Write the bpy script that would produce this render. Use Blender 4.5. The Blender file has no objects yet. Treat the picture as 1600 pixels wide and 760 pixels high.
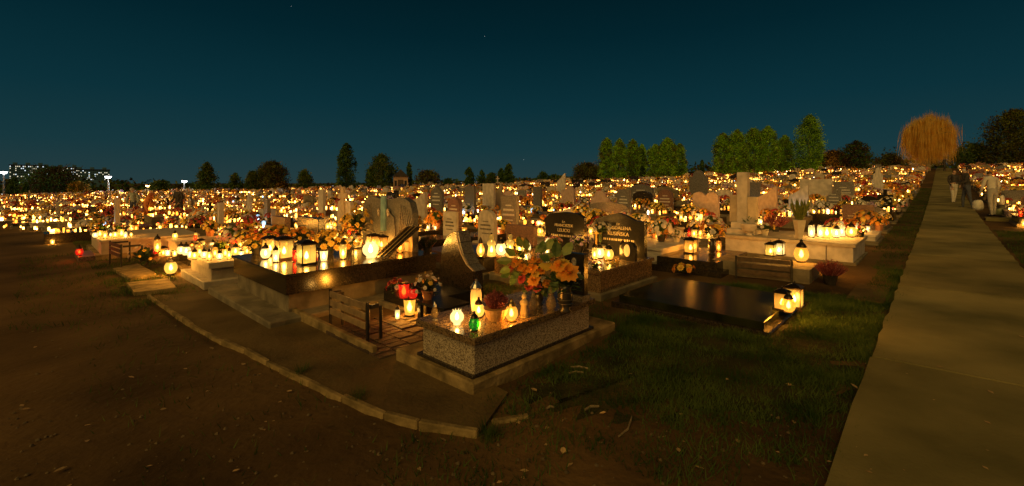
import bpy, bmesh, math, random
import numpy as np
from mathutils import Vector, Matrix, Euler

random.seed(11)
R = math.radians
S = bpy.context.scene
COL = S.collection

# ------------------------------------------------------------------ camera
F = 709.0            # focal length in pixels of the 1600 px wide photograph
HY = 285.0           # eye level row
CH = 1.70            # eye height
cd = bpy.data.cameras.new('camera'); cam = bpy.data.objects.new('camera', cd); COL.objects.link(cam)
cam.location = (0, 0, CH); cam.rotation_euler = (R(90), 0, 0)
cd.sensor_width = 36.0; cd.lens = 36.0 * F / 1600.0
cd.shift_y = -(380.0 - HY) / 1600.0
cd.clip_start = 0.05; cd.clip_end = 3000
S.camera = cam

# ------------------------------------------------------------------ night sky
w = bpy.data.worlds.new('World'); S.world = w; w.use_nodes = True
nt = w.node_tree; nt.nodes.clear()
tc = nt.nodes.new('ShaderNodeTexCoord'); sp = nt.nodes.new('ShaderNodeSeparateXYZ')
rp = nt.nodes.new('ShaderNodeValToRGB'); bg = nt.nodes.new('ShaderNodeBackground'); wo = nt.nodes.new('ShaderNodeOutputWorld')
nt.links.new(tc.outputs['Generated'], sp.inputs[0]); nt.links.new(sp.outputs['Z'], rp.inputs[0])
e = rp.color_ramp.elements
e[0].position = 0.0; e[0].color = (.019, .045, .050, 1)
e[1].position = 1.0; e[1].color = (.0003, .006, .010, 1)
for p, c in ((.07, (.0085, .039, .049, 1)), (.16, (.0035, .030, .042, 1)), (.30, (.0009, .0168, .025, 1)), (.42, (.0003, .0098, .0145, 1))):
    q = e.new(p); q.color = c
nt.links.new(rp.outputs[0], bg.inputs[0]); bg.inputs[1].default_value = 1.0
nt.links.new(bg.outputs[0], wo.inputs[0])

# ------------------------------------------------------------------ the town's faint glow (a very weak, broad, warm sun)
sd = bpy.data.lights.new('sun', 'SUN'); sun = bpy.data.objects.new('sun', sd); COL.objects.link(sun)
sd.energy = 1.35; sd.angle = R(50); sd.color = (1.0, .60, .14)
sun.rotation_euler = (R(56), 0, R(-24))

# ------------------------------------------------------------------ render settings
vs = S.view_settings
vs.view_transform = 'Standard'; vs.look = 'None'; vs.gamma = 1; vs.exposure = 0.0; vs.use_curve_mapping = False
S.render.engine = 'CYCLES'
cy = S.cycles
cy.use_denoising = True
try: cy.denoiser = 'OPENIMAGEDENOISE'
except Exception: pass
cy.max_bounces = 5; cy.diffuse_bounces = 2; cy.glossy_bounces = 3; cy.transmission_bounces = 3; cy.transparent_max_bounces = 10
cy.sample_clamp_direct = 12; cy.sample_clamp_indirect = 3
cy.use_light_tree = True
cy.caustics_reflective = False; cy.caustics_refractive = False

# ------------------------------------------------------------------ coordinates: u runs along the path, v runs along the rows of graves
UA = math.atan2(.727, .687)
UX, UY = math.cos(UA), math.sin(UA)
def W(u, v): return (u*UX - v*UY, u*UY + v*UX)
def UV(x, y): return (x*UX + y*UY, -x*UY + y*UX)
def sst(a, b, t):
    t = max(0., min(1., (t-a)/(b-a))); return t*t*(3-2*t)
def gz(x, y):
    yy = max(y, 0.)
    z = .02*max(-150., min(150., x)) + (.95 + 1.6*sst(-15, 62, x))*sst(8, 75, yy)
    return z
def PX(x, y, z):
    return (800 + F*x/y, HY + F*(CH-z)/y)
def G(px, py, h=0.):
    """point at height h above the ground that the photo shows at (px, py)"""
    Y = 6.
    for _ in range(40):
        X = (px-800)/F*Y
        Y = .5*Y + .5*max(1., min(160., (CH-h-gz(X, Y))*F/max(py-HY, .5) if py > HY else 160.))
    X = (px-800)/F*Y
    return Vector((X, Y, gz(X, Y)+h))
def AT(px, Y, h=0.):
    X = (px-800)/F*Y
    return Vector((X, Y, gz(X, Y)+h))

# ------------------------------------------------------------------ materials
MATS = {}
def _new(name):
    m = bpy.data.materials.new(name); m.use_nodes = True; m.node_tree.nodes.clear(); MATS[name] = m
    return m, m.node_tree.nodes, m.node_tree.links
def surf(name, c1, c2=None, scale=8., rough=.6, bump=0., bscale=None, spec=.5, metal=0., detail=4., c3=None, speck=0., coat=0., ramp=(.35, .65), transl=0., objvar=0.):
    """noise-mottled surface; c3 + speck = crystalline speckle"""
    m, N, L = _new(name)
    out = N.new('ShaderNodeOutputMaterial'); b = N.new('ShaderNodeBsdfPrincipled')
    t = N.new('ShaderNodeTexCoord')
    c2 = c2 or c1
    n = N.new('ShaderNodeTexNoise'); n.inputs['Scale'].default_value = scale; n.inputs['Detail'].default_value = detail
    L.new(t.outputs['Object'], n.inputs['Vector'])
    r = N.new('ShaderNodeValToRGB'); r.color_ramp.elements[0].position = ramp[0]; r.color_ramp.elements[1].position = ramp[1]
    r.color_ramp.elements[0].color = (*c1, 1); r.color_ramp.elements[1].color = (*c2, 1)
    L.new(n.outputs['Fac'], r.inputs[0]); col = r.outputs[0]
    if speck:
        vo = N.new('ShaderNodeTexVoronoi'); vo.inputs['Scale'].default_value = speck
        L.new(t.outputs['Object'], vo.inputs['Vector'])
        r2 = N.new('ShaderNodeValToRGB'); r2.color_ramp.interpolation = 'CONSTANT'
        r2.color_ramp.elements[0].color = (0, 0, 0, 1); r2.color_ramp.elements[1].position = .62; r2.color_ramp.elements[1].color = (1, 1, 1, 1)
        sx = N.new('ShaderNodeSeparateColor'); L.new(vo.outputs['Color'], sx.inputs[0]); L.new(sx.outputs[0], r2.inputs[0])
        mx = N.new('ShaderNodeMix'); mx.data_type = 'RGBA'; mx.inputs[7].default_value = (*c3, 1)
        L.new(r2.outputs[0], mx.inputs[0]); L.new(col, mx.inputs[6]); col = mx.outputs[2]
    if objvar:
        oi = N.new('ShaderNodeObjectInfo'); hs = N.new('ShaderNodeHueSaturation')
        mp = N.new('ShaderNodeMapRange'); mp.inputs[3].default_value = 1-objvar; mp.inputs[4].default_value = 1+objvar
        L.new(oi.outputs['Random'], mp.inputs[0]); L.new(mp.outputs[0], hs.inputs['Value']); L.new(col, hs.inputs['Color']); col = hs.outputs[0]
    L.new(col, b.inputs['Base Color'])
    b.inputs['Roughness'].default_value = rough; b.inputs['Metallic'].default_value = metal
    b.inputs['Specular IOR Level'].default_value = spec
    b.inputs['Coat Weight'].default_value = coat; b.inputs['Coat Roughness'].default_value = .08
    if bump:
        bp = N.new('ShaderNodeBump'); bp.inputs['Strength'].default_value = bump; bp.inputs['Distance'].default_value = .02
        n2 = N.new('ShaderNodeTexNoise'); n2.inputs['Scale'].default_value = bscale or scale*3; n2.inputs['Detail'].default_value = 5
        L.new(t.outputs['Object'], n2.inputs['Vector']); L.new(n2.outputs['Fac'], bp.inputs['Height']); L.new(bp.outputs[0], b.inputs['Normal'])
    sh = b.outputs[0]
    if transl:
        tr = N.new('ShaderNodeBsdfTranslucent'); L.new(col, tr.inputs[0])
        ms = N.new('ShaderNodeMixShader'); ms.inputs[0].default_value = transl
        L.new(sh, ms.inputs[1]); L.new(tr.outputs[0], ms.inputs[2]); sh = ms.outputs[0]
    L.new(sh, out.inputs[0])
    return m
def emit(name, c, s, sampled=True):
    m, N, L = _new(name)
    out = N.new('ShaderNodeOutputMaterial'); em = N.new('ShaderNodeEmission')
    em.inputs[0].default_value = (*c, 1); em.inputs[1].default_value = s
    L.new(em.outputs[0], out.inputs[0])
    m.cycles.emission_sampling = 'FRONT' if sampled else 'NONE'
    return m
def lampglass(name, c, s, tr=.5, tint=None):
    """coloured lantern glass: lets the candle show through, with its glow painted in as emission; the lower, candle end of the glass is the brightest"""
    m, N, L = _new(name)
    out = N.new('ShaderNodeOutputMaterial')
    em = N.new('ShaderNodeEmission'); em.inputs[0].default_value = (*c, 1)
    t = N.new('ShaderNodeTexCoord'); di = N.new('ShaderNodeVectorMath'); di.operation = 'DISTANCE'; di.inputs[1].default_value = (0, 0, .065)
    L.new(t.outputs['Object'], di.inputs[0])
    mp = N.new('ShaderNodeMapRange'); mp.interpolation_type = 'SMOOTHSTEP'; mp.inputs[1].default_value = .035; mp.inputs[2].default_value = .15
    mp.inputs[3].default_value = s*1.9; mp.inputs[4].default_value = s*.35  # emission fades away from the flame, imitating candlelight on the glass
    L.new(di.outputs['Value'], mp.inputs[0]); L.new(mp.outputs[0], em.inputs[1])
    tp = N.new('ShaderNodeBsdfTransparent'); tp.inputs[0].default_value = (*(tint or c), 1)
    gl = N.new('ShaderNodeBsdfGlossy'); gl.inputs['Roughness'].default_value = .12
    m1 = N.new('ShaderNodeMixShader'); m1.inputs[0].default_value = tr; L.new(em.outputs[0], m1.inputs[1]); L.new(tp.outputs[0], m1.inputs[2])
    m2 = N.new('ShaderNodeMixShader'); m2.inputs[0].default_value = .08; L.new(m1.outputs[0], m2.inputs[1]); L.new(gl.outputs[0], m2.inputs[2])
    L.new(m2.outputs[0], out.inputs[0])
    m.cycles.emission_sampling = 'NONE'
    return m
def clearglass(name, tint, tr=.7, dif=(.3, .3, .3)):
    m, N, L = _new(name)
    out = N.new('ShaderNodeOutputMaterial')
    b = N.new('ShaderNodeBsdfPrincipled'); b.inputs['Base Color'].default_value = (*dif, 1); b.inputs['Roughness'].default_value = .08
    tp = N.new('ShaderNodeBsdfTransparent'); tp.inputs[0].default_value = (*tint, 1)
    m1 = N.new('ShaderNodeMixShader'); m1.inputs[0].default_value = tr; L.new(b.outputs[0], m1.inputs[1]); L.new(tp.outputs[0], m1.inputs[2])
    L.new(m1.outputs[0], out.inputs[0])
    return m

surf('ground', (.034, .021, .009), (.18, .108, .044), scale=.55, rough=.95, bump=.9, bscale=14, detail=9, ramp=(.3, .72), spec=.15)
surf('sand', (.085, .058, .026), (.17, .115, .05), scale=1.3, rough=.95, bump=.6, bscale=25, detail=8, spec=.15)
surf('concrete', (.08, .078, .028), (.34, .285, .12), scale=.9, rough=.85, bump=.35, bscale=40, detail=9, ramp=(.25, .75), spec=.2, objvar=.12)
surf('concrete_grey', (.12, .10, .065), (.25, .21, .14), scale=5, rough=.85, bump=.4, bscale=30, detail=8)
surf('kerb_concrete', (.13, .095, .042), (.36, .26, .12), scale=6, rough=.9, bump=.6, bscale=28, detail=8, spec=.2)
surf('terrazzo', (.36, .29, .20), (.58, .48, .35), scale=55, rough=.6, c3=(.15, .105, .065), speck=130, bump=.25, bscale=90)
surf('granite_brown', (.17, .11, .06), (.27, .18, .095), scale=30, rough=.15, c3=(.05, .035, .022), speck=120, spec=.45)
surf('granite_black', (.008, .008, .008), (.016, .015, .013), scale=40, rough=.2, spec=.22, c3=(.03, .028, .024), speck=260)
surf('granite_dark', (.028, .022, .015), (.055, .042, .026), scale=22, rough=.16, spec=.55, c3=(.012, .01, .008), speck=140)
surf('granite_mirror', (.008, .010, .004), (.022, .025, .009), scale=4, rough=.22, spec=.03)
surf('granite_slate', (.09, .095, .10), (.15, .155, .16), scale=18, rough=.4, c3=(.05, .052, .055), speck=130)
surf('granite_grey', (.17, .16, .15), (.28, .265, .25), scale=25, rough=.3, c3=(.07, .065, .06), speck=110, objvar=.2)
surf('granite_red', (.20, .10, .075), (.32, .17, .12), scale=22, rough=.28, c3=(.07, .04, .035), speck=110, objvar=.2)
surf('stone_beige', (.40, .33, .24), (.55, .46, .34), scale=7, rough=.6, bump=.15, objvar=.15)
surf('stone_pale', (.44, .40, .36), (.64, .58, .52), scale=6, rough=.55, bump=.15, objvar=.12)
surf('stone_pink', (.44, .31, .26), (.58, .43, .36), scale=8, rough=.5, objvar=.12)
surf('metal_dark', (.035, .025, .02), (.06, .045, .03), scale=30, rough=.32, metal=.8)
surf('metal_gold', (.55, .36, .11), (.70, .48, .17), scale=30, rough=.3, metal=.9)
surf('metal_silver', (.5, .48, .45), (.65, .62, .58), scale=30, rough=.22, metal=.9)
surf('letter_gold', (.62, .50, .30), (.75, .62, .40), scale=30, rough=.4)
surf('letter_white', (.75, .73, .68), (.85, .82, .78), scale=30, rough=.5)
surf('letter_black', (.03, .025, .02), (.05, .045, .04), scale=30, rough=.5)
surf('porcelain', (.70, .68, .64), (.80, .78, .74), scale=8, rough=.2)
surf('portrait_tone', (.16, .13, .11), (.55, .5, .45), scale=60, rough=.2)
surf('wood_dark', (.045, .026, .012), (.10, .058, .026), scale=14, rough=.55, bump=.25)
surf('wood_slat', (.20, .13, .065), (.34, .23, .115), scale=10, rough=.6, bump=.3)
surf('steel_post', (.012, .011, .01), (.025, .022, .018), scale=14, rough=.5)
surf('brick_tone', (.045, .028, .017), (.085, .05, .03), scale=14, rough=.85, bump=.5, objvar=.3)
surf('leaf_green', (.035, .075, .012), (.10, .17, .03), scale=25, rough=.55, transl=.25, objvar=.25)
surf('leaf_dark', (.015, .035, .010), (.04, .07, .018), scale=25, rough=.55, transl=.2)
surf('leaf_big', (.12, .19, .03), (.26, .30, .06), scale=16, rough=.4, transl=.3, objvar=.3)
surf('leaf_yellow', (.60, .40, .05), (.75, .52, .08), scale=16, rough=.5, transl=.3)
surf('lawn', (.020, .024, .008), (.06, .052, .02), scale=3.5, rough=.95, bump=.8, bscale=40, detail=8, spec=.1)
surf('grass_blade', (.028, .062, .010), (.105, .155, .032), scale=2.2, rough=.8, transl=.3, spec=.15)
surf('pebble', (.07, .05, .028), (.16, .115, .06), scale=9, rough=.85)
surf('twig', (.16, .12, .07), (.30, .23, .13), scale=20, rough=.8)
surf('dry_leaf', (.30, .18, .07), (.55, .38, .18), scale=12, rough=.8, objvar=.4)
surf('bark', (.06, .045, .03), (.13, .10, .07), scale=9, rough=.9, bump=.5)
surf('bark_pale', (.24, .19, .11), (.42, .34, .20), scale=5, rough=.85, bump=.3)
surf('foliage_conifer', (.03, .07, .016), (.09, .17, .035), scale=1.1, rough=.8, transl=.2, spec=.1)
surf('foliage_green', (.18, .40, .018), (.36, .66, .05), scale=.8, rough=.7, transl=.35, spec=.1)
surf('foliage_brown', (.035, .022, .009), (.10, .065, .024), scale=1.0, rough=.8, transl=.25, spec=.1)
surf('foliage_olive', (.07, .095, .014), (.17, .20, .035), scale=.9, rough=.8, transl=.3, spec=.1)
surf('foliage_gold', (.34, .20, .035), (.60, .37, .07), scale=1.0, rough=.8, transl=.3, spec=.1)
surf('foliage_willow', (.78, .46, .08), (.96, .74, .22), scale=1.4, rough=.7, transl=.55, spec=.1)
surf('petal_yellow', (.72, .46, .06), (.85, .60, .12), scale=30, rough=.6, transl=.3, objvar=.15)
surf('petal_white', (.70, .64, .56), (.82, .77, .70), scale=30, rough=.6, transl=.3, objvar=.1)
surf('petal_orange', (.78, .27, .025), (.90, .42, .05), scale=30, rough=.55, transl=.3, objvar=.15)
surf('petal_pink', (.70, .30, .30), (.80, .42, .40), scale=30, rough=.6, transl=.3, objvar=.15)
surf('petal_purple', (.36, .24, .46), (.52, .38, .60), scale=30, rough=.6, transl=.3, objvar=.15)
surf('petal_red', (.36, .035, .03), (.52, .07, .06), scale=30, rough=.6, transl=.3, objvar=.15)
surf('heather', (.20, .035, .04), (.36, .09, .08), scale=40, rough=.8, transl=.2)
surf('terracotta', (.34, .13, .055), (.46, .20, .09), scale=12, rough=.6)
surf('pot_pale', (.52, .46, .36), (.64, .58, .46), scale=12, rough=.45)
surf('pot_dark', (.02, .018, .016), (.04, .035, .03), scale=12, rough=.25)
surf('basket', (.50, .26, .08), (.68, .38, .14), scale=40, rough=.6, bump=.5, bscale=80)
surf('plastic_white', (.62, .60, .56), (.75, .73, .68), scale=5, rough=.5)
surf('plastic_green', (.16, .19, .10), (.26, .29, .16), scale=5, rough=.5)
surf('skin', (.50, .30, .20), (.58, .36, .25), scale=9, rough=.55)
surf('hair', (.05, .035, .022), (.09, .065, .04), scale=30, rough=.6)
surf('hair_grey', (.40, .37, .33), (.55, .52, .48), scale=30, rough=.6)
surf('cloth_orange', (.70, .22, .05), (.82, .30, .08), scale=12, rough=.8, bump=.3)
surf('cloth_green', (.28, .31, .24), (.40, .43, .34), scale=12, rough=.85, bump=.3)
surf('cloth_dark', (.03, .026, .026), (.07, .06, .055), scale=12, rough=.85, bump=.3)
surf('cloth_brown', (.06, .03, .02), (.10, .055, .035), scale=12, rough=.85, bump=.3)
surf('cloth_pale', (.60, .56, .50), (.72, .68, .62), scale=10, rough=.85, bump=.3)
surf('cloth_grey', (.30, .29, .27), (.42, .40, .37), scale=10, rough=.85, bump=.3)
surf('cloth_jean', (.05, .06, .09), (.09, .10, .14), scale=10, rough=.85)
surf('shoe', (.02, .016, .013), (.04, .03, .025), scale=10, rough=.5)
surf('plaster_hazed', (.08, .19, .28), (.10, .23, .34), scale=.2, rough=.9)  # bluish tone close to the sky's, distance haze put into the wall colour
surf('plaster_warm', (.34, .22, .14), (.44, .30, .19), scale=.6, rough=.9)
surf('roof_dark', (.02, .018, .018), (.04, .035, .033), scale=3, rough=.8)
surf('window_dark', (.02, .022, .025), (.03, .033, .036), scale=3, rough=.15)
emit('window_lit', (1.0, .86, .58), 1.1, False)
emit('window_lit_cool', (.85, .95, 1.0), 1.5, False)
emit('lamp_white', (.9, .97, 1.0), 160)
emit('lamp_sodium', (1.0, .55, .15), 60)
emit('flame', (1.0, .50, .11), 680)
emit('flame_small', (1.0, .50, .11), 560)
emit('flame_red', (1.0, .12, .02), 200)
emit('led_blue', (.45, .75, 1.0), 9)
emit('led_flame', (.62, .82, 1.0), 150)
emit('star_light', (1, 1, 1), 1.2, False)
AMB = (1.0, .55, .10)
lampglass('glass_amber', (1.0, .42, .05), 1.3, .55, (1, .70, .28))
lampglass('glass_yellow', (1.0, .54, .08), 1.25, .5, (1, .82, .45))
lampglass('glass_white', (1.0, .70, .24), 1.3, .35, (1, .92, .7))
lampglass('glass_orange', (1.0, .33, .03), .9, .5, (1, .5, .12))
lampglass('glass_red', (1.0, .035, .012), .55, .45, (1, .10, .04))
lampglass('glass_green', (.05, .35, .04), .22, .45, (.15, .8, .15))
lampglass('glass_led', (.50, .78, 1.0), 1.6, .35, (.7, .9, 1))
clearglass('glass_clear', (.92, .86, .72), .62, (.30, .22, .12))
surf('glass_cream', (.70, .56, .32), (.80, .66, .40), scale=14, rough=.25, transl=.4)
for i, (c, s) in enumerate((((1.0, .40, .05), 9.0), ((1.0, .48, .09), 15.0), ((1.0, .30, .025), 4.0), ((1.0, .74, .38), 22.0), ((1.0, .09, .02), 5.0), ((.5, .78, 1.0), 5.0))):
    emit('far_glow_%d' % i, c, s)
M = MATS

# ------------------------------------------------------------------ mesh helpers
class MB:
    def __init__(s): s.v = []; s.f = []; s.m = []; s.n = 0
    def add(s, verts, faces, mi=0, mat=None):
        if mat is not None: verts = [mat @ Vector(p) for p in verts]
        o = s.n; s.v.extend([tuple(p) for p in verts]); s.n += len(verts)
        for f in faces: s.f.append(tuple(i+o for i in f)); s.m.append(mi)
    def mesh(s, name, mats, smooth=False):
        me = bpy.data.meshes.new(name); me.from_pydata(s.v, [], s.f)
        for m in (mats if isinstance(mats, (list, tuple)) else [mats]): me.materials.append(M[m] if isinstance(m, str) else m)
        if any(s.m): me.polygons.foreach_set('material_index', s.m)
        if smooth: me.polygons.foreach_set('use_smooth', [True]*len(s.f))
        me.update(); return me
BOXF = [(0, 1, 2, 3), (7, 6, 5, 4), (0, 4, 5, 1), (1, 5, 6, 2), (2, 6, 7, 3), (3, 7, 4, 0)]
def boxv(x0, x1, y0, y1, z0, z1):
    return [(x0, y0, z0), (x0, y1, z0), (x1, y1, z0), (x1, y0, z0), (x0, y0, z1), (x0, y1, z1), (x1, y1, z1), (x1, y0, z1)]
def cbox(mb, x0, x1, y0, y1, z0, z1, c=.008, mi=0, mat=None):
    """box with chamfered top and vertical edges"""
    def ring(i, z): return [(x0+i, y0+c, z), (x0+c, y0+i, z), (x1-c, y0+i, z), (x1-i, y0+c, z), (x1-i, y1-c, z), (x1-c, y1-i, z), (x0+c, y1-i, z), (x0+i, y1-c, z)]
    v = ring(0, z0) + ring(0, z1-c) + ring(c*.9, z1)
    f = [tuple(range(7, -1, -1)), tuple(range(16, 24))]
    for k in range(2):
        for i in range(8):
            j = (i+1) % 8; f.append((k*8+i, k*8+j, k*8+8+j, k*8+8+i))
    mb.add(v, f, mi, mat)
def lathe(mb, prof, seg=16, mi=0, mat=None, square=False):
    v = []; f = []
    ph = math.pi/4 if square else 0
    for r, z in prof:
        for i in range(seg):
            a = 2*math.pi*i/seg + ph; v.append((r*math.cos(a), r*math.sin(a), z))
    for k in range(len(prof)-1):
        for i in range(seg):
            j = (i+1) % seg; f.append((k*seg+i, k*seg+j, (k+1)*seg+j, (k+1)*seg+i))
    if prof[0][0] > .0005: f.append(tuple(range(seg-1, -1, -1)))
    if prof[-1][0] > .0005: f.append(tuple((len(prof)-1)*seg+i for i in range(seg)))
    mb.add(v, f, mi, mat)
def prism(mb, poly, t0, t1, mi=0, mat=None):
    """outline in (y,z) extruded along x"""
    n = len(poly)
    v = [(t0, y, z) for y, z in poly] + [(t1, y, z) for y, z in poly]
    f = [tuple(range(n-1, -1, -1)), tuple(range(n, 2*n))]
    for i in range(n):
        j = (i+1) % n; f.append((i, j, n+j, n+i))
    mb.add(v, f, mi, mat)
def tube(mb, pts, rad, seg=6, mi=0):
    pts = [Vector(p) for p in pts]; n = len(pts); v = []; f = []
    if not isinstance(rad, (list, tuple)): rad = [rad]*n
    for k, p in enumerate(pts):
        d = (pts[min(k+1, n-1)] - pts[max(k-1, 0)]).normalized()
        a = d.cross(Vector((.31, .17, .93)));
        if a.length < .05: a = d.cross(Vector((1, 0, 0)))
        a.normalize(); b = d.cross(a)
        for i in range(seg):
            t = 2*math.pi*i/seg; v.append(p + (a*math.cos(t) + b*math.sin(t))*rad[k])
    for k in range(n-1):
        for i in range(seg):
            j = (i+1) % seg; f.append((k*seg+i, k*seg+j, (k+1)*seg+j, (k+1)*seg+i))
    f.append(tuple(range(seg-1, -1, -1))); f.append(tuple((n-1)*seg+i for i in range(seg)))
    mb.add(v, f, mi)
def ob(name, me, parent=None, loc=(0, 0, 0), rot=(0, 0, 0), scale=(1, 1, 1)):
    o = bpy.data.objects.new(name, me); COL.objects.link(o)
    o.location = loc; o.rotation_euler = rot; o.scale = scale
    if parent is not None: o.parent = parent
    if name == 'inscription': o['kind'] = 'stuff'
    return o
def tag(o, label=None, cat=None, group=None, kind=None):
    if label: o['label'] = label
    if cat: o['category'] = cat
    if group: o['group'] = group
    if kind: o['kind'] = kind
    return o
def empty(name, loc, rz=0.):
    o = bpy.data.objects.new(name, None); COL.objects.link(o); o.location = loc; o.rotation_euler = (0, 0, rz); o.empty_display_size = .1
    return o
ORD = ['first', 'second', 'third', 'fourth', 'fifth', 'sixth', 'seventh', 'eighth', 'ninth', 'tenth', 'eleventh', 'twelfth', 'thirteenth', 'fourteenth', 'fifteenth', 'sixteenth', 'seventeenth', 'eighteenth', 'nineteenth', 'twentieth']
TENS = {20: 'twenty', 30: 'thirty', 40: 'forty', 50: 'fifty', 60: 'sixty'}
def ordn(i):
    """0 -> first"""
    if i < 20: return ORD[i]
    t, u = divmod(i+1, 10)
    if u == 0: return {3: 'thirtieth', 4: 'fortieth', 5: 'fiftieth', 6: 'sixtieth'}.get(t, 'last')
    return TENS[t*10] + '-' + ORD[u-1]

# ================================================================== GROUND, PATH, KERB
def make_ground():
    def axis(lo, hi, near, step0, grow):
        a = [near]; s = step0; 
        while a[-1] < hi: a.append(a[-1]+s); s *= grow
        b = [near]; s = step0
        while b[-1] > lo: b.append(b[-1]-s); s *= grow
        return sorted(set(b+a))
    xs = axis(-900, 900, 0., .14, 1.045); ys = axis(-40, 1500, 3.5, .14, 1.045)
    rnd = random.Random(4); v = []
    for y in ys:
        for x in xs:
            d = math.hypot(x, y)
            v.append((x, y, gz(x, y) + (rnd.random()-.6)*.022*(1 if d < 30 else 0)))
    nx = len(xs); f = []
    for j in range(len(ys)-1):
        for i in range(nx-1):
            a = j*nx+i; f.append((a, a+1, a+nx+1, a+nx))
    me = bpy.data.meshes.new('ground'); me.from_pydata(v, [], f); me.materials.append(M['ground'])
    me.polygons.foreach_set('use_smooth', [True]*len(f)); me.update()
    tag(ob('ground', me), kind='structure')
make_ground()

def uvbox(u0, u1, v0, v1):
    c = W((u0+u1)/2, (v0+v1)/2)
    return c
# concrete path made of long cast panels
path = empty('path', (*W(3, -.4), 0)); tag(path, kind='structure')
def path_panels():
    u = -2.8; k = 0; rnd = random.Random(9)
    while u < 95:
        L = 8.05 if k == 0 else 6.0 if u > 30 else 3.6
        n = 14; m = MB(); pts = []
        for j in range(2):
            for i in range(n+1):
                uu = u + (L-.03)*i/n; vv = (.46 + rnd.uniform(-.014, .014)) if j == 0 else -1.02 + rnd.uniform(-.014, .014)
                x, y = W(uu, vv); pts.append((x, y))
        v = [(x, y, gz(x, y)+.055 + .0) for x, y in pts] + [(x, y, gz(x, y)-.1) for x, y in pts]
        f = []
        o = 2*(n+1)
        for i in range(n):
            f.append((i, n+1+i, n+2+i, i+1))
            f.append((i, i+1, o+i+1, o+i)); f.append((n+1+i, o+n+1+i, o+n+2+i, n+2+i))
        f.append((0, o, o+n+1, n+1)); f.append((n, 2*n+1, o+2*n+1, o+n))
        m.add(v, f)
        me = m.mesh('path_panel', 'concrete')
        pob = ob('path_panel', me); pob.parent = path; pob.matrix_parent_inverse = Matrix.Translation(-path.location)
        u += L; k += 1
path_panels()

# sandy strip between the kerb and the front row
def strip(name, pts, h, mat):
    m = MB(); v = []; 
    for x, y in pts: v.append((x, y, gz(x, y)+h))
    for x, y in pts: v.append((x, y, gz(x, y)-.1))
    n = len(pts); f = [tuple(range(n))] + [(i, n+i, n+(i+1) % n, (i+1) % n) for i in range(n)]
    m.add(v, f)
    return tag(ob(name, m.mesh(name, mat)), kind='structure')
KPX = [(232, 466), (258, 482), (300, 512), (352, 540), (396, 558), (440, 581), (492, 606), (548, 634), (602, 655), (655, 669), (700, 676), (748, 684)]
KP = [G(a, b) for a, b in KPX]
sp_pts = [(p.x, p.y) for p in KP]
far = [W(2.6, 2.5), W(2.9, 5.0), W(2.9, 8.2)]
strip('footway', [(x, y) for x, y in sp_pts] + [far[0], far[1], far[2]], .03, 'sand')
def lawn():
    m = MB(); poly = [Vector((p.x, p.y)) for p in (G(a, c_) for a, c_ in ((955, 500), (1100, 470), (1270, 485), (1330, 470), (1398, 475), (1366, 560), (1330, 648), (1235, 668), (1120, 640), (1020, 660), (930, 668), (860, 640), (800, 620), (850, 590), (930, 545)))]
    c = sum(poly, Vector((0, 0)))/len(poly); pts = []
    n = len(poly); rr = random.Random(2); dense = []
    for i in range(n):
        a, q = poly[i], poly[(i+1) % n]
        for k in range(5): dense.append(a.lerp(q, k/5) + Vector((rr.uniform(-.05, .05), rr.uniform(-.05, .05))))
    v = [(c.x, c.y, gz(c.x, c.y)+.012)]; f = []; N = len(dense)
    for s in (.33, .66, 1.0):
        for p in dense:
            q = c.lerp(p, s); v.append((q.x, q.y, gz(q.x, q.y)+(.012 if s < 1 else -.004)))
    for i in range(N):
        j = (i+1) % N; f.append((0, 1+i, 1+j))
        for k in range(2): f.append((1+k*N+i, 1+(k+1)*N+i, 1+(k+1)*N+j, 1+k*N+j))
    m.add(v, f); tag(ob('lawn', m.mesh('lawn', 'lawn', True)), kind='structure')
lawn()
kerb = empty('kerb', (KP[5].x, KP[5].y, 0)); tag(kerb, kind='structure')
def kerb_stones():
    rnd = random.Random(3)
    # resample polyline into stones about 0.5 m long
    P = [Vector((p.x, p.y)) for p in KP]; pts = [P[0]]; segs = []
    i = 0; cur = P[0].copy(); rest = P[1:]
    while rest:
        L = .5; tgt = rest[0]
        if (tgt-cur).length < L:
            nxt = tgt; rest.pop(0)
            if rest and (nxt-cur).length < .25: continue
        else: nxt = cur + (tgt-cur).normalized()*L
        segs.append((cur.copy(), nxt.copy())); cur = nxt
    for a, b in segs:
        d = (b-a); L = d.length; ang = math.atan2(d.y, d.x) + rnd.uniform(-.025, .025)
        m = MB(); cbox(m, -L/2+.006, L/2-.006, -.024, .024, -.12, .046+rnd.uniform(-.012, .012), .009)
        c = (a+b)/2
        o = ob('kerb_stone', m.mesh('kerb_stone', 'kerb_concrete'), None, (c.x, c.y, gz(c.x, c.y)), (rnd.uniform(-.06, .06), rnd.uniform(-.02, .02), ang))
        o.parent = kerb; o.matrix_parent_inverse = Matrix.Translation(-kerb.location)
kerb_stones()

# ================================================================== TOMB BUILDERS
def arc(cy, cz, r, a0, a1, n, ry=None):
    return [(cy+(ry or r)*math.cos(R(a0+(a1-a0)*i/n)), cz+r*math.sin(R(a0+(a1-a0)*i/n))) for i in range(n+1)]
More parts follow.
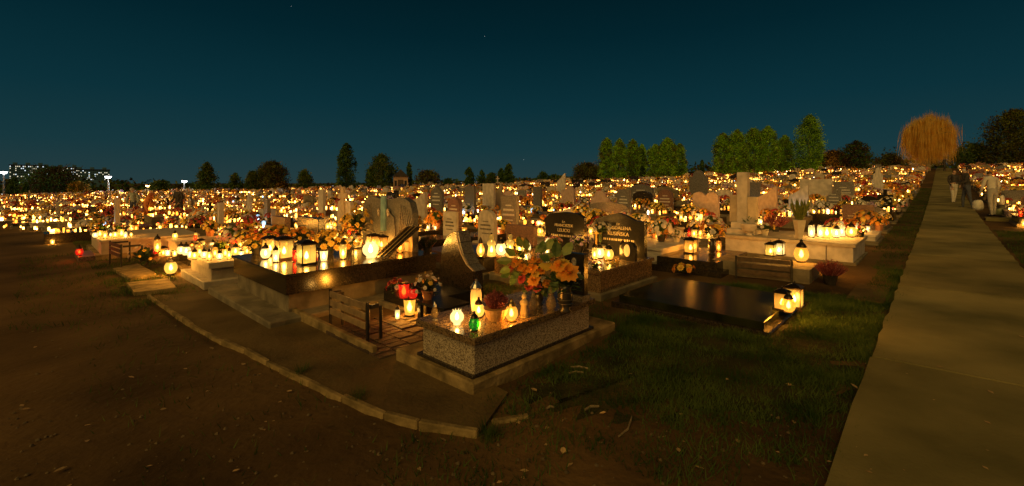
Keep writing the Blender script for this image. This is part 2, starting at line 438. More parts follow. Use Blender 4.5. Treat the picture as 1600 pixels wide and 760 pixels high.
# unit outlines: y in -.5...5, z in 0..1
SHAPES = {
 'rectangular': [(-.5, 0), (.5, 0), (.5, 1), (-.5, 1)],
 'rounded': [(-.5, 0), (.5, 0)] + [(.5*math.cos(R(a)), .68+.32*math.sin(R(a))) for a in range(0, 181, 15)],
 'wavy': [(-.5, 0), (.5, 0), (.5, .80), (.42, .83), (.28, .80), (.12, .86), (0, .97), (-.14, 1), (-.28, .97), (-.4, .86), (-.5, .84)],
 'gabled': [(-.5, 0), (.5, 0), (.5, .74), (0, 1), (-.5, .74)],
 'double': [(-.5, 0), (.5, 0), (.5, .82), (.42, .95), (.25, 1), (.1, .95), (0, .84), (-.1, .95), (-.25, 1), (-.42, .95), (-.5, .82)],
 'slanted': [(-.5, 0), (.5, 0), (.5, .62), (.3, .70), (0, .80), (-.3, .94), (-.5, 1)],
 'shouldered': [(-.5, 0), (.5, 0), (.5, .72), (.3, .76)] + [(.3*math.cos(R(a)), .78+.22*math.sin(R(a))) for a in range(0, 181, 20)] + [(-.3, .76), (-.5, .72)],
 'cross': [(-.22, 0), (.22, 0), (.22, .12), (.1, .12), (.1, .56), (.42, .56), (.42, .74), (.1, .74), (.1, 1), (-.1, 1), (-.1, .74), (-.42, .74), (-.42, .56), (-.1, .56), (-.1, .12), (-.22, .12)],
}
SHN = ['rectangular', 'rounded', 'wavy', 'gabled', 'double', 'slanted', 'shouldered', 'cross']
_hs = {}
def hs_mesh(shape, mat):
    k = (shape, mat)
    if k not in _hs:
        m = MB(); prism(m, SHAPES[shape], -.5, .5); _hs[k] = m.mesh('headstone', mat)
    return _hs[k]
_bx = {}
def box_mesh(mat, c=.02):
    k = (mat, c)
    if k not in _bx:
        m = MB(); cbox(m, -.5, .5, -.5, .5, 0, 1, c); _bx[k] = m.mesh('block', mat)
    return _bx[k]
def ubox(name, parent, x0, x1, y0, y1, z0, z1, mat, c=.008):
    m = MB(); cbox(m, x0, x1, y0, y1, z0, z1, c)
    return ob(name, m.mesh(name, mat), parent)
_ins = {}
def inscription_mesh(mat, seed):
    k = (mat, seed)
    if k not in _ins:
        rnd = random.Random(seed); m = MB()
        for r_, wd in enumerate((.34, .62, .70, .5)):
            z = .70 - r_*.13; y = -wd/2; h = .055 if r_ in (1, 2) else .035
            while y < wd/2:
                l = rnd.uniform(.012, .03); m.add(boxv(-.5, .5, y, y+l, z, z+h), BOXF); y += l + rnd.uniform(.012, .02)
        _ins[k] = m.mesh('inscription', mat)
    return _ins[k]
def text(name, body, size, mat, parent, loc, rot, ext=.003, align='CENTER'):
    c = bpy.data.curves.new(name, 'FONT'); c.body = body; c.size = size; c.extrude = ext; c.align_x = align; c.space_line = .82
    c.materials.append(M[mat]); c.resolution_u = 3
    tmp = ob('tmp_text', c); dg = bpy.context.evaluated_depsgraph_get(); dg.update()
    me = bpy.data.meshes.new_from_object(tmp.evaluated_get(dg)); bpy.data.objects.remove(tmp); me.name = name
    if not me.materials: me.materials.append(M[mat])
    o = ob(name, me, parent, loc, rot); o['kind'] = 'stuff'; return o
TXR = (R(90), 0, R(-90))      # text on a face that looks along local -x

# ------------------------------------------------------------------ lanterns
PROF = {
 'round': dict(glass=[(.034, .014), (.052, .035), (.062, .066), (.060, .098), (.048, .126), (.036, .138)], base=[(.040, 0), (.042, .008), (.036, .014)], lid=[(.040, .138), (.046, .146), (.036, .166), (.016, .186), (.012, .196), (.016, .206), (.0, .216)], flame=.068, h=.216),
 'tall': dict(glass=[(.036, .016), (.040, .05), (.044, .10), (.044, .15), (.036, .19)], base=[(.046, 0), (.047, .010), (.036, .016)], lid=[(.042, .19), (.046, .20), (.030, .225), (.010, .25), (.010, .262), (0, .27)], flame=.066, h=.27),
 'cup': dict(glass=[(.032, .004), (.038, .04), (.042, .09), (.045, .118)], base=[(.034, 0), (.035, .004)], lid=[(.046, .118), (.047, .123), (.038, .126)], flame=.05, h=.126),
 'pine': dict(glass=[(.026, .020), (.044, .045), (.052, .080), (.046, .12), (.030, .155), (.022, .172)], base=[(.044, 0), (.045, .010), (.026, .020)], lid=[(.026, .172), (.030, .180), (.022, .21), (.006, .245), (0, .255)], flame=.075, h=.255),
 'angel': dict(glass=[(.044, .012), (.050, .03), (.040, .08), (.034, .12), (.050, .145), (.048, .17), (.026, .19), (.018, .196), (.028, .212), (.030, .23), (.020, .25), (0, .258)], base=[(.052, 0), (.053, .010), (.044, .012)], lid=[(.012, .252), (.014, .262), (.004, .27)], flame=.075, h=.27),
}
def flame_mb(m, z, mi, s=1.):
    lathe(m, [(0, z-.024*s), (.016*s, z-.012*s), (.018*s, z+.006*s), (.009*s, z+.034*s), (0, z+.05*s)], 7, mi)
_lm = {}
def lantern_parts(typ, glass, lid, fl):
    k = (typ, glass, lid, fl)
    if k in _lm: return _lm[k]
    d = {}
    if typ == 'box':
        m = MB(); lathe(m, [(.088, .020), (.088, .18)], 4, 0, square=True); d['glass'] = m.mesh('glass', glass)
        m = MB(); cbox(m, -.074, .074, -.074, .074, 0, .02, .004); d['base'] = m.mesh('base', lid)
        m = MB(); lathe(m, [(.104, .18), (.104, .192), (.07, .21), (.03, .222)], 4, 0, square=True); tube(m, [(-.03, 0, .218), (-.02, 0, .245), (.02, 0, .245), (.03, 0, .218)], .004, 5); d['lid'] = m.mesh('lid', lid)
        s = .061
        for q, (a, b) in enumerate(((-s, -s), (-s, s), (s, s), (s, -s))):
            m = MB(); m.add(boxv(a-.004, a+.004, b-.004, b+.004, .018, .182), BOXF); d['corner_post.%d' % q] = m.mesh('corner_post', lid)
        z = .07
    elif typ == 'globe':
        m = MB(); lathe(m, [(.026, .008)] + [(.062*math.cos(R(a)), .066+.058*math.sin(R(a))) for a in (-52, -30, -10, 10, 30, 48)] + [(.030, .118)], 20); d['glass'] = m.mesh('glass', glass, True)
        m = MB(); lathe(m, [(.032, 0), (.033, .006), (.026, .008)], 16); d['base'] = m.mesh('base', glass)
        m = MB()
        for i in range(8):
            a = i*math.pi/4; m.add(*spike(.032*math.cos(a), .032*math.sin(a), .110, .008, .026))
        d['rim'] = m.mesh('rim', glass)
        z = .06
    else:
        p = PROF[typ]
        m = MB(); lathe(m, p['glass'], 16); d['glass'] = m.mesh('glass', glass, True)
        m = MB(); lathe(m, p['base'], 16); d['base'] = m.mesh('base', lid, False)
        m = MB(); lathe(m, p['lid'], 12); d['lid'] = m.mesh('lid', lid, False)
        z = p['flame']
    if fl:
        m = MB(); flame_mb(m, z, 0); d['flame'] = m.mesh('flame', fl)
    _lm[k] = d
    return d
def spike(x, y, z, r, h):
    v = [(x+r*math.cos(2*math.pi*i/5), y+r*math.sin(2*math.pi*i/5), z) for i in range(5)] + [(x*1.25, y*1.25, z+h)]
    return v, [(i, (i+1) % 5, 5) for i in range(5)]
_lone = {}
def lantern_single(typ, glass, lid, fl):
    """all in one mesh for lanterns too small to show parts"""
    k = (typ, glass, lid, fl)
    if k in _lone: return _lone[k]
    m = MB()
    if typ == 'box':
        lathe(m, [(.080, .012), (.080, .17)], 4, 0, square=True); lathe(m, [(.095, .17), (.095, .182), (.03, .215)], 4, 1, square=True); z = .07
    else:
        p = PROF[typ]; lathe(m, p['glass'], 8, 0); lathe(m, [p['lid'][i] for i in range(0, len(p['lid']), 2)], 6, 1); z = p['flame']
    if fl: flame_mb(m, z, 2, 1.0)
    _lone[k] = m.mesh('grave_lantern', [glass, lid] + ([fl] if fl else []), False)
    return _lone[k]
LN = [0]
def lantern(loc, typ, glass, label, s=1., lid='metal_dark', fl='flame', group=None, rz=None, single=False):
    rz = random.uniform(0, 6.28) if rz is None else rz
    if fl == 'flame' and glass == 'glass_red': fl = 'flame_red'
    if fl == 'flame' and glass == 'glass_led': fl = 'led_flame'
    LN[0] += 1
    if single:
        o = ob('grave_lantern', lantern_single(typ, glass, lid, fl), None, loc, (0, 0, rz), (s, s, s*random.uniform(.9, 1.15)))
        return tag(o, label, 'lantern', group)
    e = empty('grave_lantern', loc, rz); e.scale = (s, s, s)
    for k, me in lantern_parts(typ, glass, lid, fl).items(): ob(k.split('.')[0], me, e)
    return tag(e, label, 'lantern', group)

# ------------------------------------------------------------------ flowers
def blossom_mesh(mat, rings=3, cup=.5, seed=0, name='blossom'):
    rnd = random.Random(seed); m = MB()
    for r_ in range(rings):
        n = 11 - 2*r_; rad = 1.0 - .27*r_; el = R(8 + 30*r_*cup*1.6)
        for i in range(n):
            a = 2*math.pi*(i+.5*r_)/n + rnd.uniform(-.12, .12); ca, sa = math.cos(a), math.sin(a)
            L = rad*rnd.uniform(.88, 1.06); wd = .30*rad
            x1 = L*math.cos(el); z1 = L*math.sin(el) + .1*r_
            def P(rr, t, zz): return (ca*rr - sa*t, sa*rr + ca*t, zz)
            m.add([P(.05, -.06, .05*r_), P(x1*.62, -wd, z1*.62+.06), P(x1, 0, z1), P(x1*.62, wd, z1*.62+.06), P(.05, .06, .05*r_)], [(0, 1, 2, 3, 4)])
    lathe(m, [(.30, .02), (.22, .25), (.0, .34)], 6)
    return m.mesh(name, mat)
BL = {c: blossom_mesh('petal_'+c, seed=i) for i, c in enumerate(('yellow', 'white', 'orange', 'pink', 'purple', 'red'))}
ROSE = {c: blossom_mesh('petal_'+c, rings=4, cup=1.15, seed=i+20) for i, c in enumerate(('yellow', 'white', 'orange', 'pink', 'purple', 'red'))}
def leaf_poly(m, p, d, up, L, wd, mi=0):
    d = d.normalized(); s = d.cross(up)
    if s.length < .05: s = d.cross(Vector((1, 0, .2)))
    s.normalize(); n = s.cross(d)
    q = [p, p+d*L*.35+s*wd, p+d*L*.75+s*wd*.7-n*L*.05, p+d*L-n*L*.14, p+d*L*.75-s*wd*.7-n*L*.05, p+d*L*.35-s*wd]
    c = p+d*L*.5-n*L*.06
    m.add([*q, c], [(0, 1, 6), (1, 2, 6), (2, 3, 6), (3, 4, 6), (4, 5, 6), (5, 0, 6)], mi)
def foliage_mesh(n, seed, mat, L=.5, wd=.14, rz=.8):
    rnd = random.Random(seed); m = MB()
    for i in range(n):
        a = rnd.uniform(0, 6.283); el = rnd.uniform(-.15, 1.35); rr = rnd.uniform(.1, .75)
        d = Vector((math.cos(a)*math.cos(el), math.sin(a)*math.cos(el), math.sin(el)))
        leaf_poly(m, Vector((d.x*rr, d.y*rr, d.z*rr*rz)), d + Vector((rnd.uniform(-.5, .5), rnd.uniform(-.5, .5), rnd.uniform(-.3, .4))), Vector((0, 0, 1)), L*rnd.uniform(.6, 1.1), wd)
    return m.mesh('foliage', mat)
FOL = [foliage_mesh(90, 1, 'leaf_green'), foliage_mesh(80, 2, 'leaf_dark'), foliage_mesh(46, 3, 'leaf_green', .6, .2)]
def pot_mesh(kind):
    m = MB()
    if kind == 'terracotta': lathe(m, [(.055, 0), (.075, .10), (.082, .10), (.082, .125), (.07, .125), (.066, .11)], 16); return m.mesh('pot', 'terracotta')
    if kind == 'pale': lathe(m, [(.06, 0), (.062, .01), (.085, .14), (.09, .145), (.08, .145), (.076, .13)], 16); return m.mesh('pot', 'pot_pale')
    if kind == 'dark': lathe(m, [(.055, 0), (.06, .02), (.078, .11), (.082, .12), (.07, .12)], 16); return m.mesh('pot', 'pot_dark')
    if kind == 'vase': lathe(m, [(.045, 0), (.05, .01), (.036, .03), (.05, .08), (.055, .14), (.042, .20), (.05, .235), (.044, .235)], 16); return m.mesh('pot', 'pot_dark')
    if kind == 'basket': lathe(m, [(.07, 0), (.095, .05), (.11, .10), (.115, .11), (.1, .11)], 18); return m.mesh('pot', 'basket')
POT = {k: pot_mesh(k) for k in ('terracotta', 'pale', 'dark', 'vase', 'basket')}
POTH = dict(terracotta=.115, pale=.135, dark=.11, vase=.22, basket=.1)
def flowers(loc, cols, label, rad=.16, n=12, pot='terracotta', bs=.04, hgt=.8, ps=1., kind=BL, seed=0, fol=0, group=None, name='potted_flowers', cat='flowers', up=0.):
    """pot > soil line, foliage dome, one blossom object each"""
    rnd = random.Random(seed*7+int(loc[0]*100)); e = empty(name, loc, rnd.uniform(0, 6))
    z0 = 0.
    if pot:
        pn = 'vase' if pot == 'vase' else 'pot'
        ob(pn, POT[pot], e, (0, 0, 0), (0, 0, 0), (ps, ps, ps)); z0 = POTH[pot]*ps
    z0 += up
    ob('foliage', FOL[fol], e, (0, 0, z0-.02), (0, 0, rnd.uniform(0, 6)), (rad*.95, rad*.95, rad*hgt))
    if up:
        m = MB()
        for i in range(5): tube(m, [(0, 0, z0-up), (rnd.uniform(-.3, .3)*rad, rnd.uniform(-.3, .3)*rad, z0+rad*.4)], .004, 4)
        ob('stems', m.mesh('stems', 'leaf_green'), e)
    ga = math.pi*(3-math.sqrt(5))
    for i in range(n):
        t = (i+.5)/n; zz = 1-t*.92; rr = math.sqrt(max(0, 1-zz*zz)); a = i*ga + rnd.uniform(-.2, .2)
        d = Vector((rr*math.cos(a), rr*math.sin(a), zz))
        p = Vector((d.x*rad, d.y*rad, z0 + d.z*rad*hgt*1.1)) * 1
        s = bs*rnd.uniform(.75, 1.2)
        q = d.to_track_quat('Z', 'Y').to_euler()
        ob('blossom', kind[rnd.choice(cols)], e, p, q, (s, s, s))
    return tag(e, label, cat, group)
def fl_single(cols, seed, rad, n, bs, pot):
    """small bunch joined into one mesh (pot, leaves and blossoms too small to show apart)"""
    rnd = random.Random(seed); m = MB(); mats = ['petal_'+c for c in cols] + ['leaf_green', {'terracotta': 'terracotta', 'pale': 'pot_pale', 'dark': 'pot_dark'}[pot]]
    lathe(m, [(.055, 0), (.08, .11), (.06, .11)], 8, len(mats)-1)
    for i in range(26):
        a = rnd.uniform(0, 6.28); el = rnd.uniform(-.2, 1.3); d = Vector((math.cos(a)*math.cos(el), math.sin(a)*math.cos(el), math.sin(el)))
        leaf_poly(m, Vector((0, 0, .11)) + d*rad*.35, d, Vector((0, 0, 1)), rad*.75, rad*.16, len(mats)-2)
    ga = 2.39996
    for i in range(n):
        t = (i+.5)/n; zz = 1-t*.95; rr = math.sqrt(max(0, 1-zz*zz)); a = i*ga + rnd.uniform(-.3, .3)
        d = Vector((rr*math.cos(a), rr*math.sin(a), zz)); p = Vector((d.x*rad, d.y*rad, .11+d.z*rad*.95))*1
        s = bs*rnd.uniform(.7, 1.25); mt = Matrix.Translation(p) @ d.to_track_quat('Z', 'Y').to_matrix().to_4x4() @ Matrix.Scale(s, 4)
        v = [(math.cos(2*math.pi*k/7)*(1 if k % 2 else .9), math.sin(2*math.pi*k/7), rnd.uniform(-.1, .1)) for k in range(7)] + [(.5*math.cos(2*math.pi*k/5), .5*math.sin(2*math.pi*k/5), .34) for k in range(5)]
        m.add(v, [(0, 1, 8, 7), (1, 2, 8), (2, 3, 9, 8), (3, 4, 10, 9), (4, 5, 10), (5, 6, 11, 10), (6, 0, 7, 11), (7, 8, 9, 10, 11)], rnd.randrange(len(cols)), mt)
    return m.mesh('potted_flowers', mats)
FS = []
for i, (cl, pt) in enumerate(((('yellow',), 'terracotta'), (('white',), 'dark'), (('yellow', 'white'), 'dark'), (('orange',), 'terracotta'), (('pink', 'white'), 'pale'), (('red',), 'dark'), (('purple', 'white'), 'pale'), (('yellow', 'orange'), 'terracotta'), (('red', 'orange'), 'dark'))):
    for rad in (.15, .22):
        FS.append((cl, fl_single(cl, 40+i, rad, 16 if rad < .2 else 24, .045, pt)))
CN = {'yellow': 'yellow', 'white': 'white', 'orange': 'orange', 'pink': 'pink', 'purple': 'lilac', 'red': 'dark red'}
# ================================================================== HAND-PLACED GRAVES
def rel(u, v):
    x, y = W(u, v); return Vector((x, y, gz(x, y)))
def grave(name, label, u, v, cat='grave'):
    e = empty(name, rel(u, v), UA); return tag(e, label, cat)
def onz(px, py, z):
    """point on a horizontal surface at world height z"""
    Y = (CH-z)*F/(py-HY); return Vector(((px-800)/F*Y, Y, z))
def pxs(npx, p): return npx*p.y/F       # photo pixels to metres at point p
FOOT = []                                # footprints (u0,u1,v0,v1) already taken
def bars(name, parent, x, ys, z, h, t, mat): pass

# ---- front tomb by the kerb: speckled terrazzo block with polished slab
A = grave('tomb', 'speckled terrazzo tomb with polished brown slab, front corner by the grass', 2.38, 2.68)
ubox('plinth', A, 0, 2.17, 0, 1.10, -.12, .12, 'kerb_concrete', .015)
ubox('dark_course', A, .05, 1.80, .05, .82, .12, .145, 'granite_dark', .004)  # thin dark strip between plinth and block
ubox('side_block', A, .08, 1.74, .07, .77, .145, .40, 'terrazzo', .008)
ubox('slab', A, .035, 1.79, .02, .82, .40, .457, 'granite_brown', .008)
SA = A.location.z + .457
st = ubox('headstone', A, 1.58, 1.66, .03, .29, .52, .95, 'granite_black', .006)
ubox('headstone_foot', A, 1.54, 1.70, .025, .32, .457, .52, 'granite_grey', .005)
def oval(parent, loc, ry, rz, rim='metal_silver'):
    m = MB(); prism(m, arc(0, 0, rz, 0, 345, 23, ry), -.006, .004); o = ob('portrait_frame', m.mesh('portrait_frame', rim), parent, loc)
    m = MB(); prism(m, arc(0, 0, rz*.82, 0, 345, 23, ry*.8), -.009, -.0065); ob('portrait', m.mesh('portrait', 'portrait_tone'), o)
    return o
oval(st, (1.578, .15, .86), .036, .05)
ob('inscription', inscription_mesh('letter_white', 5), st, (1.579, .15, .50), (0, 0, 0), (.006, .26, .42))
FOOT.append((2.3, 4.7, 2.5, 3.9))

def L_on(S_, px, pybase, typ, glass, hpx, label, **k):
    p = onz(px, pybase, S_); H = {'box': .245, 'globe': .136}.get(typ) or PROF[typ]['h']
    return lantern(p, typ, glass, label, s=pxs(hpx, p)/H, **k)
L_on(SA, 714, 507, 'globe', 'glass_white', 24, 'white glass ball lantern with notched rim, glowing on the brown slab')
L_on(SA, 679, 499, 'pine', 'glass_clear', 28, 'small unlit clear teardrop lantern at the left edge of the brown slab', fl=None, lid='metal_silver')
L_on(SA, 744, 489, 'tall', 'glass_cream', 54, 'tall cream lantern with silver cap and dark marks beside the heather', lid='metal_silver')
L_on(SA, 748, 496, 'round', 'glass_yellow', 32, 'small cream lit lantern with dark cap behind the green one')
L_on(SA, 741, 517, 'round', 'glass_green', 31, 'small green glass lantern with black cap on the brown slab', fl=None)
L_on(SA, 799, 502, 'round', 'glass_amber', 36, 'oval amber lantern with bright candle beside the heather basket', lid='metal_gold')
L_on(SA, 819, 495, 'angel', 'glass_cream', 38, 'cream pointed unlit lantern next to the oval amber one', fl=None, lid='glass_cream')
L_on(SA, 833, 489, 'pine', 'glass_clear', 36, 'clear glass lantern with pointed top right of the cream one', fl=None, lid='glass_clear')
L_on(SA, 861, 488, 'pine', 'glass_clear', 40, 'clear glass lantern standing in front of the black ringed vase', fl=None, lid='glass_clear')
# heather in a basket
def heather(loc, rad, hgt, label, pot='basket', ps=1., mat='heather', name='heather_plant'):
    rnd = random.Random(int(loc[0]*1000)); e = empty(name, loc)
    ob('basket' if pot == 'basket' else 'pot', POT[pot], e, scale=(ps, ps, ps)); z0 = POTH[pot]*ps*.9
    m = MB()
    for i in range(420):
        a = rnd.uniform(0, 6.283); rr = math.sqrt(rnd.random()); L = hgt*(1-.45*rr*rr)*rnd.uniform(.8, 1.1)
        b = Vector((.35*rad*rr*math.cos(a), .35*rad*rr*math.sin(a), z0)); t = Vector((rad*rr*math.cos(a), rad*rr*math.sin(a), z0+L))
        s = Vector((math.sin(a*7+i), math.cos(a*7+i), 0))*.0028
        m.add([b-s, b+s, (b+t)/2+s*1.2, t, (b+t)/2-s*1.2], [(0, 1, 2, 3, 4)], 1 if rnd.random() < .22 else 0)
        for k in range(5):
            q = b.lerp(t, .45+.12*k); leaf_poly(m, q, Vector((rnd.uniform(-1, 1), rnd.uniform(-1, 1), .7)), Vector((0, 0, 1)), .018, .006, 0)
    ob('flower_spikes', m.mesh('flower_spikes', [mat, 'petal_pink']), e)
    return tag(e, label, 'plant')
heather(onz(775, 500, SA), .115, .17, 'dark red heather in a woven orange basket on the brown slab')
# black ringed vase with orange roses and big leaves
def rose_vase(loc, label, roses, leaves, H=.24, ringed=True):
    e = empty('flower_vase', loc)
    m = MB(); k = H/.235
    lathe(m, [(r*k*1.25, z*k) for r, z in [(.045, 0), (.05, .01), (.034, .03), (.05, .08), (.055, .14), (.042, .20), (.05, .235), (.044, .235), (.03, .15)]], 18); vz = ob('vase', m.mesh('vase', 'pot_dark', True), e)
    if ringed:
        for zz, r_ in ((.075, .0505), (.11, .055), (.17, .052)):
            m = MB(); lathe(m, [(r_*k*1.25-.002, zz*k-.004), (r_*k*1.25+.003, zz*k), (r_*k*1.25-.002, zz*k+.004)], 18); ob('ring', m.mesh('ring', 'metal_silver'), vz)
    m = MB(); top = Vector((0, 0, H*.9))
    for q, c, s in roses: tube(m, [top, (Vector(q)+top)/2+Vector((0, 0, .02)), Vector(q)], .004, 4)
    for q, d, L, mt in leaves: tube(m, [top, Vector(q)], .003, 4)
    ob('stems', m.mesh('stems', 'leaf_green'), e)
    ob('foliage', FOL[1], e, (0, 0, H*.85), (0, 0, .4), (.20, .15, .17)); ob('foliage', FOL[0], e, (-.02, .05, H*.95), (0, 0, 2.2), (.24, .12, .20))
    for q, c, s in roses:
        d = (Vector(q)-top + Vector((0, -.12, 0))).normalized()
        s *= 1.25; ob('blossom', ROSE[c], e, q, d.to_track_quat('Z', 'Y').to_euler(), (s, s, s))
    for q, d, L, mt in leaves:
        m = MB(); L *= 1.25; leaf_poly(m, Vector((0, 0, 0)), Vector(d), Vector((0, -.8, .6)), L, L*.32); ob('leaf', m.mesh('leaf', mt), e, q)
    return tag(e, label, 'flowers')
p = onz(883, 487, SA); k = p.y/F
def q_(px, py, dy=0.): return ((px-883)*k, dy, (487-py)*k)
rose_vase(p, 'big orange rose and yellow leaves in a black silver-ringed vase by the black headstone',
    [(q_(886, 425, -.05), 'orange', .10), (q_(873, 417, -.02), 'orange', .075), (q_(880, 413, 0), 'yellow', .06)],
    [(q_(862, 420), (-.9, -.2, .35), .11, 'leaf_yellow'), (q_(868, 425), (.6, -.3, -.5), .10, 'leaf_yellow'), (q_(860, 408), (-.7, 0, .4), .10, 'leaf_green'), (q_(868, 402), (.1, 0, 1), .13, 'leaf_green'), (q_(880, 400), (.5, 0, .8), .13, 'leaf_big'), (q_(872, 440), (-.5, -.3, -.5), .12, 'leaf_green'), (q_(880, 446), (.2, -.4, -.8), .10, 'leaf_green'), (q_(898, 430), (.8, -.2, -.2), .08, 'leaf_dark')], H=pxs(42, p))
p = onz(842, 477, SA); k = p.y/F
def q2(px, py, dy=0.): return ((px-842)*k, dy, (477-py)*k)
rose_vase(p, 'spray of broad green leaves and rust orange roses behind the clear lanterns',
    [(q2(808, 412, 0), 'orange', .066), (q2(833, 408, 0), 'orange', .05), (q2(831, 420, -.03), 'orange', .062), (q2(834, 437, -.05), 'orange', .06), (q2(838, 447, -.05), 'red', .05), (q2(816, 436, -.02), 'red', .05), (q2(848, 436, -.02), 'white', .035), (q2(822, 396, .03), 'yellow', .045), (q2(845, 425, .0), 'orange', .045), (q2(822, 425, 0), 'orange', .045), (q2(812, 398, .02), 'yellow', .04), (q2(843, 410, .03), 'orange', .04), (q2(826, 447, -.04), 'red', .04), (q2(800, 420, .0), 'red', .04), (q2(816, 418, -.03), 'orange', .05), (q2(858, 405, .03), 'orange', .045), (q2(853, 442, -.04), 'orange', .045), (q2(806, 396, .05), 'orange', .04), (q2(836, 428, -.05), 'yellow', .04)],
    [(q2(800, 408), (-1, 0, .05), .13, 'leaf_big'), (q2(806, 400), (-.8, 0, .6), .11, 'leaf_big'), (q2(815, 388), (-.3, 0, .9), .10, 'leaf_big'), (q2(852, 392), (.5, 0, .9), .12, 'leaf_big'), (q2(862, 400), (.9, 0, .4), .11, 'leaf_big'), (q2(798, 428), (-.9, 0, -.2), .09, 'leaf_green'), (q2(828, 432), (-.3, -.4, -.6), .09, 'leaf_green'), (q2(842, 442), (.3, -.4, -.7), .10, 'leaf_big'), (q2(800, 418), (-.9, -.2, -.3), .11, 'leaf_big'), (q2(824, 392), (-.2, 0, 1), .10, 'leaf_big'), (q2(836, 395), (.7, 0, .7), .11, 'leaf_big'), (q2(848, 403), (.8, 0, .3), .10, 'leaf_big'), (q2(845, 398), (.2, 0, 1), .12, 'leaf_green'), (q2(850, 415), (.8, 0, -.1), .11, 'leaf_yellow'), (q2(812, 425), (-.6, 0, -.4), .10, 'leaf_green'), (q2(806, 432), (-.4, 0, -.6), .09, 'leaf_green'), (q2(822, 445), (-.2, -.3, -.8), .08, 'leaf_dark'), (q2(845, 450), (.4, -.3, -.5), .09, 'leaf_green'), (q2(858, 430), (.7, 0, .1), .10, 'leaf_dark'), (q2(820, 404), (-.5, 0, .6), .09, 'leaf_green')], H=.16, ringed=False)

# ---- low brick-paved plot with bench and dark curved headstone, left of the terrazzo tomb
def paving():
    e = empty('brick_paving', rel(3.0, 4.6), UA); tag(e, kind='structure')
    rnd = random.Random(8); ms = []
    for k in range(3):
        m = MB(); cbox(m, -.10, .10, -.05, .05, 0, .05, .006); ms.append(m.mesh('brick', 'brick_tone'))
    for i in range(9):
        for j in range(11):
            ob('brick', ms[(i*7+j*3) % 3], e, (-.62+i*.208, -.66+j*.106+(.05 if i % 2 else 0), .0+rnd.uniform(-.006, .006)), (rnd.uniform(-.02, .02), rnd.uniform(-.02, .02), 0))
paving()
B = grave('tomb', 'low dark grave with quarter-round curved black headstone and striped edge', 4.35, 5.2)
ubox('plinth', B, -1.0, .25, -1.15, .62, -.1, .055, 'concrete_grey', .01)
ubox('slab', B, -.95, -.2, -.5, .5, .055, .22, 'granite_black', .008)
def curved_stone():
    m = MB(); n = 10
    pts = [(.32, .06), (.32, .45)] + [(-.06+.38*math.cos(R(a)), .45+.55*math.sin(R(a))) for a in range(10, 91, 10)]
    pts += [(-.09, .84), (-.16, .68), (-.28, .54), (-.42, .46), (-.45, .06)]
    prism(m, pts, -.09, .09); h = ob('headstone', m.mesh('headstone', 'granite_dark'), B)
    for off, mt, w_ in ((.0, 'stone_beige', .022), (.05, 'granite_grey', .02)):
        m = MB(); cv = [(-.06-off*.8, 1.0), (-.092-off, .84), (-.165-off, .68), (-.285-off*.9, .545), (-.43-off*.6, .465)]
        for i in range(len(cv)-1):
            a, b = cv[i], cv[i+1]; prism(m, [a, b, (b[0]-w_, b[1]+w_*.4), (a[0]-w_, a[1])], -.105, .105)
        ob('edge_stripe', m.mesh('edge_stripe', mt), h)
curved_stone()
FOOT.append((2.3, 4.7, 3.9, 5.9))
# slatted bench frame
def bench(loc, rz, wd, ht, label, mat='wood_slat', post='steel_post', depth=.36, seat=False):
    e = empty('bench', loc, rz)       # local x along the bench, y away from the viewer
    for i, zz in enumerate((ht-.05, ht-.15, ht-.25)):
        ubox('slat', e, -wd/2+.02, wd/2-.02, -.018, .002, zz-.034, zz+.034, mat, .006)
    for sx in (-1, 1):
        ubox('post', e, sx*wd/2-.015, sx*wd/2+.015, -.01, .02, -.05, ht+.0, post, .004)
        ubox('rear_post', e, sx*wd/2-.014, sx*wd/2+.014, depth-.02, depth+.01, -.05, ht-.06, post, .004)
        ubox('rail', e, sx*wd/2-.018, sx*wd/2+.018, .03, depth-.03, ht-.075, ht-.035, post, .004)
    for k in range(3 if seat else 0): ubox('seat_plank', e, -wd/2+.022, wd/2-.022, .045+k*.105, .135+k*.105, ht-.034, ht-.01, 'wood_dark', .005)
    return tag(e, label, 'bench')
b1, b2 = W(2.40, 4.36), W(2.42, 5.22)
c = ((b1[0]+b2[0])/2, (b1[1]+b2[1])/2)
bench((*c, gz(*c)), UA-math.pi/2, .86, .48, 'small bench with three wooden slats in front of the paved plot', depth=.16)
b = W(2.36, 4.55)
ubox_k = ubox('edging', B, -2.06, -2.0, -1.15, 1.1, -.1, .10, 'kerb_concrete', .01)
# black side table with red lanterns
T = grave('side_table', 'small black stone table holding red lanterns, between bench and terrazzo tomb', 3.36, 4.32, 'table')
ubox('table_top', T, -.2, .2, -.28, .26, .27, .30, 'granite_black', .004)
for sx in (-.16, .16):
    ubox('leg', T, sx-.025, sx+.025, -.26, -.2, .0, .27, 'granite_black', .004); ubox('leg', T, sx-.025, sx+.025, .18, .24, 0, .27, 'granite_black', .004)
ZT = T.location.z+.30
L_on(ZT, 631, 466, 'cup', 'glass_red', 24, 'red glass lantern glowing on the small black table', lid='metal_dark')
L_on(ZT, 645, 468, 'round', 'glass_red', 26, 'second red lantern beside the flower pot on the black table', fl=None)
p = onz(622, 463, ZT); flowers(p, ['white', 'pink', 'red'], 'loose pale pink flowers behind the red lantern on the black table', rad=.13, n=9, pot='dark', bs=.042, seed=1, ps=.9)
p = onz(668, 468, ZT); flowers(p, ['white', 'white', 'yellow'], 'white roses with two yellow chrysanthemums in a reddish pot on the black table', rad=.165, n=20, pot='terracotta', bs=.034, hgt=1.15, seed=2, ps=.9, fol=1, kind=ROSE)
p = onz(655, 461, ZT)
ZB = B.location.z + .06
L_on(ZB, 621, 499, 'tall', 'glass_white', 22, 'slim white candle lantern on the ground under the black table')
